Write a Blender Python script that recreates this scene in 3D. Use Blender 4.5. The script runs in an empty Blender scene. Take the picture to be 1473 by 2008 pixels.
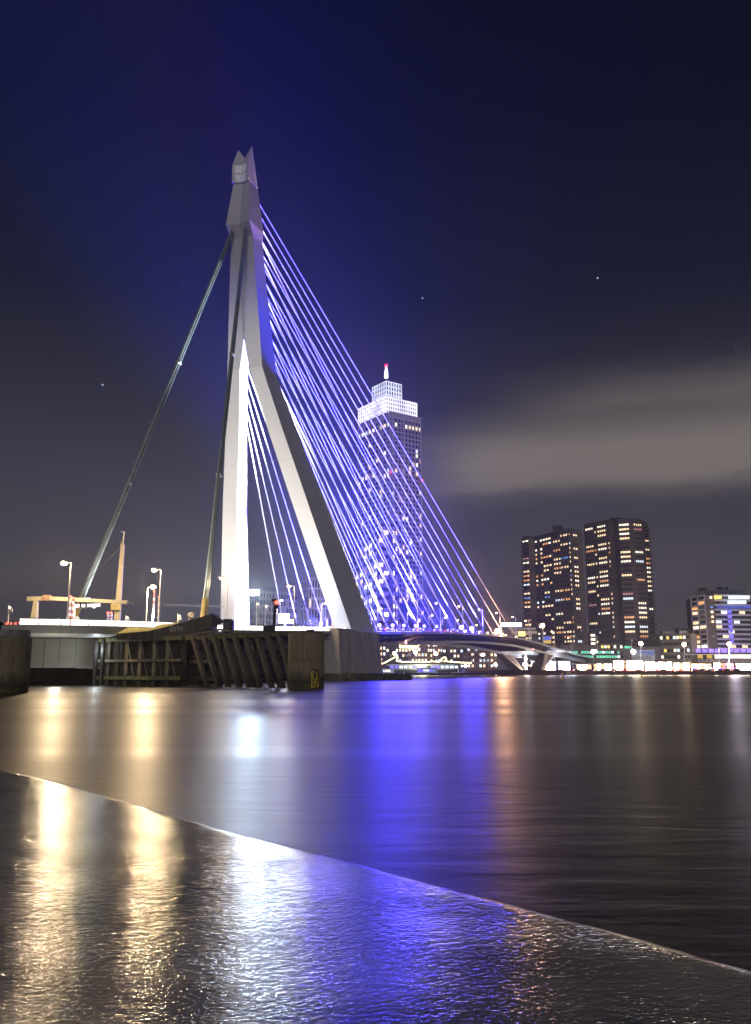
import bpy, math, random
from mathutils import Vector as V, Matrix
random.seed(7)
sc = bpy.context.scene
C = sc.collection
R = math.radians
# ------------------------------------------------------------------ camera, world, light, exposure
F = 1600.0; HC = 2.0; PITCH = math.atan(312 / F); cp, sp = math.cos(PITCH), math.sin(PITCH)
cam = bpy.data.cameras.new('camera'); co = bpy.data.objects.new('camera', cam); C.objects.link(co)
cam.sensor_fit = 'HORIZONTAL'; cam.sensor_width = 36; cam.lens = 36 * F / 1473; cam.clip_end = 9000; cam.clip_start = .05
co.location = (0, 0, HC); co.rotation_euler = (math.pi / 2 + PITCH, 0, 0); sc.camera = co
vs_ = sc.view_settings; vs_.view_transform = 'Standard'; vs_.look = 'None'; vs_.exposure = 0; vs_.gamma = 1
sc.cycles.use_denoising = True
sc.cycles.volume_bounces = 0; sc.cycles.max_bounces = 6; sc.cycles.sample_clamp_indirect = 30
sc.cycles.caustics_reflective = False; sc.cycles.caustics_refractive = False

world = bpy.data.worlds.new("World"); sc.world = world; world.use_nodes = True
nt = world.node_tree; N = nt.nodes; L = nt.links; N.clear()
def nd(t, **k):
    n = N.new(t)
    for a, b in k.items(): setattr(n, a, b)
    return n
def mth(op, a, b=None, c=None):
    n = nd('ShaderNodeMath', operation=op)
    for i, x in enumerate((a, b, c)):
        if x is None: continue
        if hasattr(x, 'is_linked'): L.new(x, n.inputs[i])
        else: n.inputs[i].default_value = x
    return n.outputs[0]
tc = nd('ShaderNodeTexCoord'); sx = nd('ShaderNodeSeparateXYZ'); L.new(tc.outputs['Generated'], sx.inputs[0])
el = mth('ARCSINE', sx.outputs[2]); az = mth('ARCTAN2', sx.outputs[0], sx.outputs[1])
rmp = nd('ShaderNodeValToRGB'); L.new(mth('DIVIDE', el, math.pi / 2), rmp.inputs[0])
cr = rmp.color_ramp; st = [(0, (.094, .086, .100)), (.06, (.079, .072, .090)), (.13, (.056, .053, .076)), (.20, (.028, .027, .046)),
      (.28, (.0065, .009, .026)), (.40, (.0012, .003, .015)), (.6, (.0004, .0015, .008)), (1, (.0003, .001, .005))]
cr.elements[0].position = 0; cr.elements[1].position = 1
for p, c in st[1:-1]: cr.elements.new(p)
for e, (p, c) in zip(cr.elements, st): e.position = p; e.color = (*c, 1)
# long thin clouds lit from the city, drawn in azimuth / elevation
cmb = nd('ShaderNodeCombineXYZ'); L.new(mth('MULTIPLY', az, 1.6), cmb.inputs[0]); L.new(mth('MULTIPLY', el, 9), cmb.inputs[1])
cmb.inputs[2].default_value = 3.1
nz = nd('ShaderNodeTexNoise'); L.new(cmb.outputs[0], nz.inputs['Vector']); nz.inputs['Scale'].default_value = 1.7
nz.inputs['Detail'].default_value = 8; nz.inputs['Roughness'].default_value = .55
def band(x, c, w):   # smooth bump around c
    d = mth('DIVIDE', mth('SUBTRACT', x, c), w)
    return mth('EXPONENT', mth('MULTIPLY', mth('MULTIPLY', d, d), -1.0))
def sstep(x, a, b):
    n = nd('ShaderNodeMapRange', interpolation_type='SMOOTHSTEP'); L.new(x, n.inputs[0])
    n.inputs[1].default_value = a; n.inputs[2].default_value = b; return n.outputs[0]
azl = sstep(az, -.02, .16)
warp = mth('MULTIPLY', mth('SUBTRACT', nz.outputs[0], .5), .10)
e2 = mth('ADD', el, warp)
b1 = mth('MULTIPLY', band(e2, R(14.6), R(2.2)), azl)
b2 = mth('MULTIPLY', mth('MULTIPLY', band(e2, R(18.2), R(1.5)), sstep(az, .10, .32)), .40)
b3 = mth('MULTIPLY', band(e2, R(6.5), R(1.6)), .10)
cl = mth('MULTIPLY', mth('ADD', mth('ADD', b1, b2), b3), mth('ADD', mth('MULTIPLY', nz.outputs[0], 2.2), -.1))
mx = nd('ShaderNodeMix', data_type='RGBA'); L.new(mth('MINIMUM', cl, 1), mx.inputs[0])
L.new(rmp.outputs[0], mx.inputs[6]); mx.inputs[7].default_value = (.24, .205, .19, 1)
# a few stars
vo = nd('ShaderNodeTexVoronoi'); L.new(tc.outputs['Generated'], vo.inputs['Vector']); vo.inputs['Scale'].default_value = 26
star = mth('LESS_THAN', vo.outputs['Distance'], .03)
wn = nd('ShaderNodeTexWhiteNoise'); L.new(vo.outputs['Color'], wn.inputs['Vector'])
star = mth('MULTIPLY', mth('MULTIPLY', star, mth('POWER', wn.outputs['Value'], 3)), sstep(el, .2, .3))
mx2 = nd('ShaderNodeMix', data_type='RGBA', blend_type='ADD'); L.new(star, mx2.inputs[0]); L.new(mx.outputs[2], mx2.inputs[6])
mx2.inputs[7].default_value = (.55, .65, .85, 1)
bg = nd('ShaderNodeBackground'); L.new(mx2.outputs[2], bg.inputs[0]); bg.inputs[1].default_value = .85
wo = nd('ShaderNodeOutputWorld'); L.new(bg.outputs[0], wo.inputs[0])

def light(name, typ, loc, energy, col, aim=None, parent=None, **k):
    l = bpy.data.lights.new(name, typ); l.energy = energy; l.color = col
    for a, b in k.items(): setattr(l, a, b)
    o = bpy.data.objects.new(name, l); C.objects.link(o); loc = V(loc)
    if aim is not None: o.rotation_euler = (V(aim) - loc).to_track_quat('-Z', 'Y').to_euler()
    if parent is not None: o.parent = parent; loc = loc - parent.location
    o.location = loc
    return o
city_fill = light('city_fill', 'SUN', (0, 0, 400), .50, (1, .93, .86), aim=V((-.05, .93, -.36)) + V((0, 0, 400)), angle=R(14))  # added soft fill in place of city light from behind the camera

# ------------------------------------------------------------------ helpers
def ray(px, py):
    u = (px - 736.5) / F; v = (1004 - py) / F
    return V((u, cp - v * sp, sp + v * cp))
def at(px, py, Y):
    r = ray(px, py); k = Y / r.y; return V((r.x * k, Y, HC + r.z * k))
def gz(px, py, z):
    r = ray(px, py); k = (z - HC) / r.z; return V((r.x * k, r.y * k, z))
def zof(py, Y, px=736): return at(px, py, Y).z
def xof(px, Y, z=8.0):
    # x of a pixel column at depth Y and height z
    d = Y * cp + (z - HC) * sp; return (px - 736.5) / F * d

class MB:
    def __init__(s): s.v = []; s.f = []
    def add(s, vs, fs):
        n = len(s.v); s.v += [tuple(p) for p in vs]; s.f += [tuple(i + n for i in f) for f in fs]; return s
    def box(s, c, d, rz=0, M=None):
        x, y, z = (q / 2 for q in d); m = M if M is not None else Matrix.Rotation(rz, 3, 'Z'); c = V(c)
        s.add([c + m @ V((i * x, j * y, k * z)) for k in (-1, 1) for j in (-1, 1) for i in (-1, 1)],
              [(0, 2, 3, 1), (4, 5, 7, 6), (0, 1, 5, 4), (2, 6, 7, 3), (0, 4, 6, 2), (1, 3, 7, 5)]); return s
    def bar(s, a, b, w, h=None, up=V((0, 0, 1))):
        a = V(a); b = V(b); d = b - a; h = w if h is None else h; ln = d.length; d.normalize()
        sd = d.cross(up)
        if sd.length < 1e-4: sd = d.cross(V((0, 1, 0)))
        sd.normalize(); u = sd.cross(d); m = Matrix((sd, d, u)).transposed()
        return s.box((a + b) / 2, (w, ln, h), M=m)
    def tube(s, a, b, r0, r1=None, n=8, cap=True):
        a = V(a); b = V(b); r1 = r0 if r1 is None else r1; q = (b - a).normalized().to_track_quat('Z', 'Y')
        vs = [p + q @ V((math.cos(k * 2 * math.pi / n) * r, math.sin(k * 2 * math.pi / n) * r, 0)) for p, r in ((a, r0), (b, r1)) for k in range(n)]
        fs = [(k, (k + 1) % n, n + (k + 1) % n, n + k) for k in range(n)]
        if cap: fs += [tuple(range(n))[::-1], tuple(range(n, 2 * n))]
        return s.add(vs, fs)
    def prism(s, poly, z0, z1):
        n = len(poly); z0f = z0 if callable(z0) else (lambda x, y: z0); z1f = z1 if callable(z1) else (lambda x, y: z1)
        vs = [(p[0], p[1], z0f(*p[:2])) for p in poly] + [(p[0], p[1], z1f(*p[:2])) for p in poly]
        return s.add(vs, [(k, (k + 1) % n, n + (k + 1) % n, n + k) for k in range(n)] + [tuple(range(n))[::-1], tuple(range(n, 2 * n))])
    def loft(s, rings, cap=True):
        n = len(rings[0]); vs = [p for r in rings for p in r]; fs = []
        for i in range(len(rings) - 1):
            for k in range(n): fs.append((i * n + k, i * n + (k + 1) % n, (i + 1) * n + (k + 1) % n, (i + 1) * n + k))
        if cap: fs += [tuple(range(n))[::-1], tuple(range((len(rings) - 1) * n, len(rings) * n))]
        return s.add(vs, fs)
    def sphere(s, c, r, n=10, m=6, sz=1):
        c = V(c); rings = []
        for j in range(1, m):
            t = math.pi * j / m; rings.append([c + V((r * math.sin(t) * math.cos(2 * math.pi * k / n), r * math.sin(t) * math.sin(2 * math.pi * k / n), -r * sz * math.cos(t))) for k in range(n)])
        return s.loft(rings)
    def mesh(s, name, smooth=False):
        me = bpy.data.meshes.new(name); me.from_pydata(s.v, [], s.f); me.update()
        if smooth: me.polygons.foreach_set('use_smooth', [True] * len(me.polygons))
        return me
def link(name, me, mat, parent=None, loc=None, label=None, cat=None, group=None, kind=None):
    o = bpy.data.objects.new(name, me); C.objects.link(o)
    if mat is not None and not me.materials: me.materials.append(mat)
    if parent is not None: o.parent = parent
    if loc is not None: o.location = loc
    for k, v in (('label', label), ('category', cat), ('group', group), ('kind', kind)):
        if v: o[k] = v
    return o
def part(name, mb, mat, parent, label=None, kind=None, smooth=False):
    """mesh given in world coordinates, hung under a thing (or under a part of one)"""
    o0 = V((0, 0, 0)); p = parent
    while p is not None: o0 = o0 + p.location; p = p.parent
    mb.v = [(a - o0.x, b - o0.y, c - o0.z) for a, b, c in mb.v]
    return link(name, mb.mesh(name, smooth), mat, parent, label=label, kind=kind)
def thing(name, label, cat, loc=(0, 0, 0), rz=0, group=None):
    o = bpy.data.objects.new(name, None); C.objects.link(o); o.location = loc; o.rotation_euler = (0, 0, rz); o.empty_display_size = .5
    o['label'] = label; o['category'] = cat
    if group: o['group'] = group
    return o
def solo(name, mb, mat, label, cat, group=None, smooth=False):
    return link(name, mb.mesh(name, smooth), mat, label=label, cat=cat, group=group)
def struct(name, mb, mat, smooth=False): return link(name, mb.mesh(name, smooth), mat, kind='structure')
kids = {}
def dup(root, loc, rz=None, label=None, group=None, scale=None):
    if root.name not in kids: kids[root.name] = [(c, list(c.children)) for c in root.children]
    r = root.copy(); C.objects.link(r); r.location = loc
    if rz is not None: r.rotation_euler = (0, 0, rz)
    if scale: r.scale = scale
    if label: r['label'] = label
    if group: r['group'] = group
    for ch, gs in kids[root.name]:
        c = ch.copy(); C.objects.link(c); c.parent = r
        for g in gs:
            d = g.copy(); C.objects.link(d); d.parent = c
    return r

# ------------------------------------------------------------------ materials
MATS = {}
def mat(name, col, rough=.7, var=.25, scale=1.5, bump=.0, metal=0, stretch=(1, 1, 1), emit=None, es=0, col2=None, detail=6, spec=.5):
    if name in MATS: return MATS[name]
    m = bpy.data.materials.new(name); m.use_nodes = True; t = m.node_tree; p = t.nodes['Principled BSDF']
    p.inputs['Roughness'].default_value = rough; p.inputs['Metallic'].default_value = metal
    p.inputs['Specular IOR Level'].default_value = spec
    g = t.nodes.new('ShaderNodeNewGeometry'); mp = t.nodes.new('ShaderNodeMapping'); mp.inputs['Scale'].default_value = stretch
    t.links.new(g.outputs['Position'], mp.inputs[0])
    n = t.nodes.new('ShaderNodeTexNoise'); n.inputs['Scale'].default_value = scale; n.inputs['Detail'].default_value = detail
    t.links.new(mp.outputs[0], n.inputs['Vector'])
    r = t.nodes.new('ShaderNodeValToRGB'); t.links.new(n.outputs[0], r.inputs[0])
    c2 = col2 or tuple(c * (1 + var) for c in col)
    r.color_ramp.elements[0].position = .32; r.color_ramp.elements[1].position = .68
    r.color_ramp.elements[0].color = (*[c * (1 - var) for c in col], 1); r.color_ramp.elements[1].color = (*[min(.95, c) for c in c2], 1)
    t.links.new(r.outputs[0], p.inputs['Base Color'])
    if bump:
        b = t.nodes.new('ShaderNodeBump'); b.inputs['Strength'].default_value = bump; b.inputs['Distance'].default_value = .05
        t.links.new(n.outputs[0], b.inputs['Height']); t.links.new(b.outputs[0], p.inputs['Normal'])
    if emit: p.inputs['Emission Color'].default_value = (*emit, 1); p.inputs['Emission Strength'].default_value = es; m.cycles.emission_sampling = 'NONE'
    MATS[name] = m; return m
def glow(name, col, s, var=0, scale=2.0, sample=False):
    if name in MATS: return MATS[name]
    m = bpy.data.materials.new(name); m.use_nodes = True; t = m.node_tree; p = t.nodes['Principled BSDF']
    p.inputs['Base Color'].default_value = (.1, .1, .1, 1); p.inputs['Emission Color'].default_value = (*col, 1)
    p.inputs['Emission Strength'].default_value = s; p.inputs['Roughness'].default_value = .4
    if var:   # lit room seen through a pane: uneven
        g = t.nodes.new('ShaderNodeNewGeometry'); n = t.nodes.new('ShaderNodeTexNoise'); n.inputs['Scale'].default_value = scale; n.inputs['Detail'].default_value = 2
        t.links.new(g.outputs['Position'], n.inputs['Vector']); q = t.nodes.new('ShaderNodeMapRange')
        q.inputs[1].default_value = .3; q.inputs[2].default_value = .7; q.inputs[3].default_value = s * (1 - var); q.inputs[4].default_value = s * (1 + var)
        t.links.new(n.outputs[0], q.inputs[0]); t.links.new(q.outputs[0], p.inputs['Emission Strength'])
    if not sample: m.cycles.emission_sampling = 'NONE'
    MATS[name] = m; return m
M_pyl = mat('pylon_paint', (.62, .62, .62), .55, .05, .12, .05, stretch=(1, 1, .3))
def seams(m, step, dark):
    t = m.node_tree; p = t.nodes['Principled BSDF']; src = p.inputs['Base Color'].links[0].from_socket
    g = t.nodes.new('ShaderNodeNewGeometry'); x = t.nodes.new('ShaderNodeSeparateXYZ'); t.links.new(g.outputs['Position'], x.inputs[0])
    def mm(op, a, b):
        n = t.nodes.new('ShaderNodeMath'); n.operation = op; t.links.new(a, n.inputs[0]); n.inputs[1].default_value = b; return n.outputs[0]
    f = mm('LESS_THAN', mm('FRACT', mm('DIVIDE', x.outputs[2], step), 0), .028); f = mm('MULTIPLY', f, dark)
    k = t.nodes.new('ShaderNodeMix'); k.data_type = 'RGBA'; t.links.new(f, k.inputs[0]); t.links.new(src, k.inputs[6]); k.inputs[7].default_value = (.25, .24, .23, 1); t.links.new(k.outputs[2], p.inputs['Base Color'])
seams(M_pyl, 9.5, .14)
M_head = mat('pylon_head_paint', (.60, .60, .62), .55, .05, .3)
M_deck = mat('deck_steel', (.36, .39, .43), .5, .12, .3)
M_dsteel = mat('dark_steel', (.07, .07, .075), .5, .3, 1)
M_cable = mat('stay_cable_sheath', (.80, .80, .80), .45, .02, 1)
M_bstay = mat('backstay_steel', (.22, .27, .27), .4, .2, .6)
M_asph = mat('asphalt', (.05, .05, .05), .8, .2, 2)
M_conc = mat('pier_concrete', (.46, .43, .41), .85, .18, .5, .3, stretch=(1, 1, .25))
seams(M_conc, 2.1, .3)
M_mossc = mat('mossy_concrete', (.09, .09, .065), .9, .5, .6, .4, col2=(.16, .15, .08))
M_wood = mat('weathered_timber', (.13, .108, .082), .85, .45, 2.2, .5, stretch=(3, 3, .25))
M_woodd = mat('dark_wet_timber', (.065, .055, .04), .8, .5, 1.6, .5, stretch=(3, 3, .3))
M_woodp = mat('pale_timber', (.27, .225, .15), .85, .3, 2.0, .4, stretch=(3, 3, .3))
M_algae = mat('algae_timber', (.05, .06, .02), .7, .5, 2, .4, col2=(.11, .12, .03))
def tide(m, zl=1.3):
    t = m.node_tree; p = t.nodes['Principled BSDF']; src = p.inputs['Base Color'].links[0].from_socket
    g = t.nodes.new('ShaderNodeNewGeometry'); x = t.nodes.new('ShaderNodeSeparateXYZ'); t.links.new(g.outputs['Position'], x.inputs[0])
    n = t.nodes.new('ShaderNodeTexNoise'); n.inputs['Scale'].default_value = 1.3; n.inputs['Detail'].default_value = 5; t.links.new(g.outputs['Position'], n.inputs['Vector'])
    a = t.nodes.new('ShaderNodeMath'); a.operation = 'MULTIPLY_ADD'; t.links.new(n.outputs[0], a.inputs[0]); a.inputs[1].default_value = 1.6; t.links.new(x.outputs[2], a.inputs[2])
    q = t.nodes.new('ShaderNodeMapRange'); t.links.new(a.outputs[0], q.inputs[0]); q.inputs[1].default_value = zl + .4; q.inputs[2].default_value = zl + 1.5; q.inputs[3].default_value = .85; q.inputs[4].default_value = 0
    k = t.nodes.new('ShaderNodeMix'); k.data_type = 'RGBA'; t.links.new(q.outputs[0], k.inputs[0]); t.links.new(src, k.inputs[6]); k.inputs[7].default_value = (.025, .03, .014, 1); t.links.new(k.outputs[2], p.inputs['Base Color'])
for m_ in (M_wood, M_woodd, M_woodp, M_conc): tide(m_, 1.3 if m_ != M_conc else 1.0)
M_moss = mat('moss', (.22, .20, .05), .95, .5, 2.5, .6)
M_grey = mat('galvanised', (.35, .35, .34), .5, .1, 2)
M_cream = mat('cream_paint', (.36, .33, .25), .6, .12, 1)
M_white = mat('white_paint', (.75, .75, .75), .5, .05, 1)
M_red = mat('red_paint', (.6, .04, .03), .5, .08, 1)
M_yel = mat('yellow_paint', (.75, .55, .03), .6, .15, 6)
M_blk = mat('black_paint', (.015, .015, .015), .6, .2, 2)
M_chalk = mat('graffiti_paint', (.55, .52, .45), .9, .1, 8)
M_glass = mat('dark_glass', (.03, .032, .04), .15, .3, .3)
M_land = mat('quay_ground', (.10, .09, .08), .9, .3, .1)
M_bark = mat('bark', (.10, .08, .06), .9, .3, 2)

# ------------------------------------------------------------------ the bridge frame of reference
AL = R(68); A = V((math.cos(AL), math.sin(AL), 0)); T = V((-math.sin(AL), math.cos(AL), 0)); M0 = V((-18.7, 195, 0))
def W(s, a, z=0): return M0 + T * s + A * a + V((0, 0, z))
TB = -60.0; H2 = V((-.85, -.53, 0)).normalized()
def path(t):
    """centre line point and unit direction (towards the north bank) at chainage t"""
    if t >= TB: return M0 + A * t, A
    ang0 = math.atan2(A.y, A.x); ang1 = math.atan2(-H2.y, -H2.x); La = 18.0
    p = M0 + A * TB; n = 18; d = A
    k = min(TB - t, La); st_ = k / n
    for i in range(n):
        a = ang0 + (ang1 - ang0) * ((i + .5) * st_ / La); d = V((math.cos(a), math.sin(a), 0)); p = p - d * st_
    a = ang0 + (ang1 - ang0) * (k / La); d = V((math.cos(a), math.sin(a), 0))
    if TB - t > La: p = p - d * (TB - t - La)
    return p, d
ZT = [(-300, 7.4), (-100, 7.7), (-80, 7.9), (-60, 8.35), (-40, 9.1), (-20, 9.95), (0, 10.7), (11, 11.1), (33, 12.1), (55, 13.0), (82, 14.0), (114, 14.9), (150, 15.5), (180, 15.55), (215, 15.0), (261, 13.6), (320, 12.1), (375, 10.8), (523, 8), (700, 4), (900, 3)]
def zt(t):
    for (a, za), (b, zb) in zip(ZT, ZT[1:]):
        if a <= t <= b:
            k = (t - a) / (b - a); return za + (zb - za) * k
    return ZT[0][1] if t < ZT[0][0] else ZT[-1][1]
def D(t, s, dz=0):
    p, d = path(t); n = V((-d.y, d.x, 0)); return p + n * s + V((0, 0, zt(t) + dz))
def tpx(px, s, dz=0, lo=-130, hi=700):
    """chainage at which the line at offset s is seen in photo column px"""
    def f(t):
        q = D(t, s, dz) - V((0, 0, HC)); d = q.y * cp + q.z * sp; return 736.5 + q.x / d * F - px
    for _ in range(50):
        m = (lo + hi) / 2
        if f(m) > 0: hi = m
        else: lo = m
    return (lo + hi) / 2
WD = 16.0   # half width of the deck

# ------------------------------------------------------------------ water, ground, quay
def water_mat():
    m = bpy.data.materials.new('river_water'); m.use_nodes = True; t = m.node_tree; p = t.nodes['Principled BSDF']
    p.inputs['Base Color'].default_value = (.012, .009, .007, 1); p.inputs['IOR'].default_value = 1.33
    g = t.nodes.new('ShaderNodeNewGeometry'); mp = t.nodes.new('ShaderNodeMapping'); mp.inputs['Scale'].default_value = (.35, 1.3, 1); mp.inputs['Rotation'].default_value = (0, 0, .08)
    t.links.new(g.outputs['Position'], mp.inputs[0])
    n = t.nodes.new('ShaderNodeTexNoise'); n.inputs['Scale'].default_value = 1.6; n.inputs['Detail'].default_value = 5; n.inputs['Roughness'].default_value = .55; n.inputs['Distortion'].default_value = .4
    t.links.new(mp.outputs[0], n.inputs['Vector'])
    mp2 = t.nodes.new('ShaderNodeMapping'); mp2.inputs['Scale'].default_value = (.012, .10, 1); t.links.new(g.outputs['Position'], mp2.inputs[0])
    n2 = t.nodes.new('ShaderNodeTexNoise'); n2.inputs['Scale'].default_value = 1.; n2.inputs['Detail'].default_value = 5; t.links.new(mp2.outputs[0], n2.inputs['Vector'])
    b = t.nodes.new('ShaderNodeBump'); b.inputs['Strength'].default_value = .13; b.inputs['Distance'].default_value = .1
    t.links.new(n.outputs[0], b.inputs['Height']); t.links.new(b.outputs[0], p.inputs['Normal'])
    q = t.nodes.new('ShaderNodeMapRange'); q.inputs[1].default_value = .3; q.inputs[2].default_value = .7; q.inputs[3].default_value = .30; q.inputs[4].default_value = .42
    t.links.new(n2.outputs[0], q.inputs[0]); t.links.new(q.outputs[0], p.inputs['Roughness'])
    p.inputs['Specular IOR Level'].default_value = .36
    return m
mb = MB(); mb.add([(-2500, -100, 0), (2500, -100, 0), (2500, 3500, 0), (-2500, 3500, 0)], [(0, 1, 2, 3)])
struct('river_water', mb, water_mat())
def quay_mat():
    m = bpy.data.materials.new('wet_quay_stone'); m.use_nodes = True; t = m.node_tree; p = t.nodes['Principled BSDF']
    g = t.nodes.new('ShaderNodeNewGeometry')
    def noise(sc_, st, det, rot=0, dist=0):
        mp = t.nodes.new('ShaderNodeMapping'); mp.inputs['Scale'].default_value = st; mp.inputs['Rotation'].default_value = (0, 0, rot); t.links.new(g.outputs['Position'], mp.inputs[0])
        n = t.nodes.new('ShaderNodeTexNoise'); n.inputs['Scale'].default_value = sc_; n.inputs['Detail'].default_value = det; n.inputs['Distortion'].default_value = dist
        t.links.new(mp.outputs[0], n.inputs['Vector']); return n.outputs[0]
    c1 = noise(.8, (1, 1, 1), 8); r = t.nodes.new('ShaderNodeValToRGB'); t.links.new(c1, r.inputs[0])
    r.color_ramp.elements[0].position = .35; r.color_ramp.elements[0].color = (.12, .112, .085, 1); r.color_ramp.elements[1].position = .7; r.color_ramp.elements[1].color = (.30, .28, .22, 1)
    t.links.new(r.outputs[0], p.inputs['Base Color'])
    a = noise(9, (1, 1.7, 1), 3, .10, .4); b = noise(30, (1, 1.7, 1), 3, -.08, .3); c = noise(2.2, (1, 1.6, 1), 4)
    def madd(x, k, y):
        n = t.nodes.new('ShaderNodeMath'); n.operation = 'MULTIPLY_ADD'; t.links.new(x, n.inputs[0]); n.inputs[1].default_value = k
        if y is None: n.inputs[2].default_value = 0
        else: t.links.new(y, n.inputs[2])
        return n.outputs[0]
    h = madd(a, .95, madd(b, .85, None))
    bp = t.nodes.new('ShaderNodeBump'); bp.inputs['Strength'].default_value = 1; bp.inputs['Distance'].default_value = .0042
    t.links.new(h, bp.inputs['Height']); t.links.new(bp.outputs[0], p.inputs['Normal'])
    w = noise(.7, (1, 1, 1), 5); q = t.nodes.new('ShaderNodeMapRange'); q.inputs[1].default_value = .4; q.inputs[2].default_value = .62; q.inputs[3].default_value = .07; q.inputs[4].default_value = .11
    t.links.new(w, q.inputs[0]); t.links.new(q.outputs[0], p.inputs['Roughness'])
    return m
EDGE = [(-260, 1462), (-120, 1486), (0, 1510), (100, 1531), (200, 1559), (300, 1588), (400, 1618), (550, 1655), (700, 1694), (850, 1735), (1000, 1775), (1150, 1812), (1300, 1853), (1473, 1903), (1620, 1950), (1800, 2010)]
ZQ = .6
KX = .045   # the paving falls slightly sideways
def gq(px, py):
    r = ray(px, py); k = (ZQ - HC) / (r.z - KX * r.x); return V((r.x * k, r.y * k, HC + r.z * k))
ep = [gq(x, y) for x, y in EDGE]; ep = [ep[0] + (ep[0] - ep[1]) * 3] + ep + [ep[-1] + (ep[-1] - ep[-2]) * 8]
pts = []
for a, b in zip(ep, ep[1:]):
    n = max(2, int((b - a).length / .12))
    pts += [a.lerp(b, k / n) for k in range(n)]
for _ in range(8): pts = [pts[0]] + [(pts[i - 1] + pts[i] * 2 + pts[i + 1]) / 4 for i in range(1, len(pts) - 1)] + [pts[-1]]
mb = MB(); prof = [(.001, -.75), (0, 0), (-.04, .002)]
inl = [-.04 - .06 * k * (1 + k * .05) for k in range(1, 60)] + [-30]
cols_ = len(prof) + len(inl)
for i, p in enumerate(pts):
    q = pts[min(i + 1, len(pts) - 1)] - pts[max(i - 1, 0)]; q.normalize(); nrm = V((-q.y, q.x, 0))
    if nrm.y < 0: nrm = -nrm
    w1 = random.uniform(-1, 1) * .003 + .012 * math.sin(i * .31) * math.sin(i * .083 + 1) + .006 * math.sin(i * 1.13)
    for o_, dz in prof: mb.v.append(tuple(p + nrm * (o_ + w1) + V((0, 0, dz))))
    for o_ in inl:
        pp = V((p.x, p.y, 0)) + V((-.12, -1, 0)).normalized() * (-o_) if o_ > -25 else V((p.x * 1.0, min(p.y - 8, -6), 0))
        mb.v.append((pp.x, pp.y, ZQ + KX * max(-12, min(6, pp.x)) + .006 + .004 * math.sin(pp.x * 3 + pp.y * 2) * math.sin(pp.y * 5.3)))
for i in range(len(pts) - 1):
    for k in range(cols_ - 1):
        a = i * cols_ + k; mb.f.append((a, a + cols_, a + cols_ + 1, a + 1))
qo = struct('quay', mb, quay_mat(), smooth=True)
for i, p_ in enumerate(qo.data.polygons):
    if i % (cols_ - 1) < len(prof) - 2: p_.use_smooth = False
mb = MB(); mb.prism([(-2400, 446), (2400, 446), (2400, 3400), (-2400, 3400)], -1, 1.7); struct('far_bank_ground', mb, M_land)
M_qw = mat('quay_wall_brick', (.16, .10, .075), .9, .3, 1.2)
mb = MB(); mb.box((150, 445.2, .8), (2200, 1.4, 2.3)); struct('far_quay_wall', mb, M_qw)

# ------------------------------------------------------------------ the bridge
br = thing('cable_stayed_bridge', 'long white cable stayed bridge with one tall bent pylon lit blue and white', 'bridge', W(0, 0, 0))
def leg(sg):
    rings = []
    for z, w, a, wi, an, ani in [(8.6, 17.6, -5.6, 13.6, 8.3, -1.9), (10.8, 17.03, -6.3, 13.1, 7.5, -2.9), (25, 13.85, -11.7, 10.0, .4, -8.4), (39.45, 10.63, -17.15, 6.85, -6.4, -13.9),
                                 (54, 7.25, -22.35, 3.7, -13.7, -19.0), (64, 5.0, -25.8, 1.85, -18.9, -22.3), (67.2, 4.39, -26.93, 1.25, -20.5, -23.4), (70.5, 4.22, -27.26, .62, -21.0, -24.2), (74, 4.05, -27.6, .05, -21.75, -25)]:
        rings.append([W(sg * w, a, z), W(sg * wi, a, z), W(sg * wi, ani, z), W(sg * w, an, z)])
    if sg > 0: rings = [r[::-1] for r in rings]
    return part('pylon_leg', MB().loft(rings), M_pyl, br, label='%s leg of the pylon' % ('near, right-hand' if sg < 0 else 'far, left-hand'))
leg(-1); leg(1)
def ringm(z, w, a, g, gd, da): return [W(-w, a, z), W(-g, a, z), W(0, a + gd, z), W(g, a, z), W(w, a, z), W(w, a + da, z), W(-w, a + da, z)][::-1]
part('pylon_mast', MB().loft([ringm(74.003, 4.05, -27.6, .3, .9, 5.85), ringm(80.8, 3.71, -28.26, .55, 1.0, 5.25), ringm(88, 3.3, -29.0, .6, 1.0, 4.75), ringm(97.2, 2.83, -29.8, .5, .9, 4.25)]), M_pyl, br)
hr = []
for z, w, a, cz, an in [(97.203, 2.83, -29.8, .9, 4.25), (99.8, 3.0, -31.9, .85, 6.25), (104.5, 2.6, -31.45, .8, 5.25), (110.4, 2.03, -30.85, .75, 3.7)]:
    hr.append([W(-w, a, z), W(0, a + cz, z), W(w, a, z), W(w, a + an, z), W(0, a + an, z), W(-w, a + an, z)][::-1])
ph = part('pylon_head', MB().loft(hr), M_head, br)
hr = []
for z, w, a, cz, an in [(110.403, 2.08, -31.5, .75, 4.35), (114.4, 1.98, -31.8, .75, 3.5)]:
    hr.append([W(-w, a, z), W(0, a + cz, z), W(w, a, z), W(w, a + an, z), W(0, a + an, z), W(-w, a + an, z)][::-1])
hr.append([W(-1.81, -29.84, 119.5), W(0, -29.8, 117), W(1.81, -29.84, 119.5), W(1.81, -29.7, 119.5), W(0, -29.66, 117), W(-1.81, -29.7, 119.5)][::-1])
part('crown_fork', MB().loft(hr), M_pyl, br)
mb = MB()
for s_ in (-1.0, 1.0): mb.bar(W(s_ * .3, -31.05, 112), W(s_ * 1.7, -31.6, 112.2), .08, .16)
mb.bar(W(0, -30.98, 110.6), W(0, -30.92, 114.2), .1, .1); part('head_ladder_rail', mb, M_grey, ph)
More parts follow.
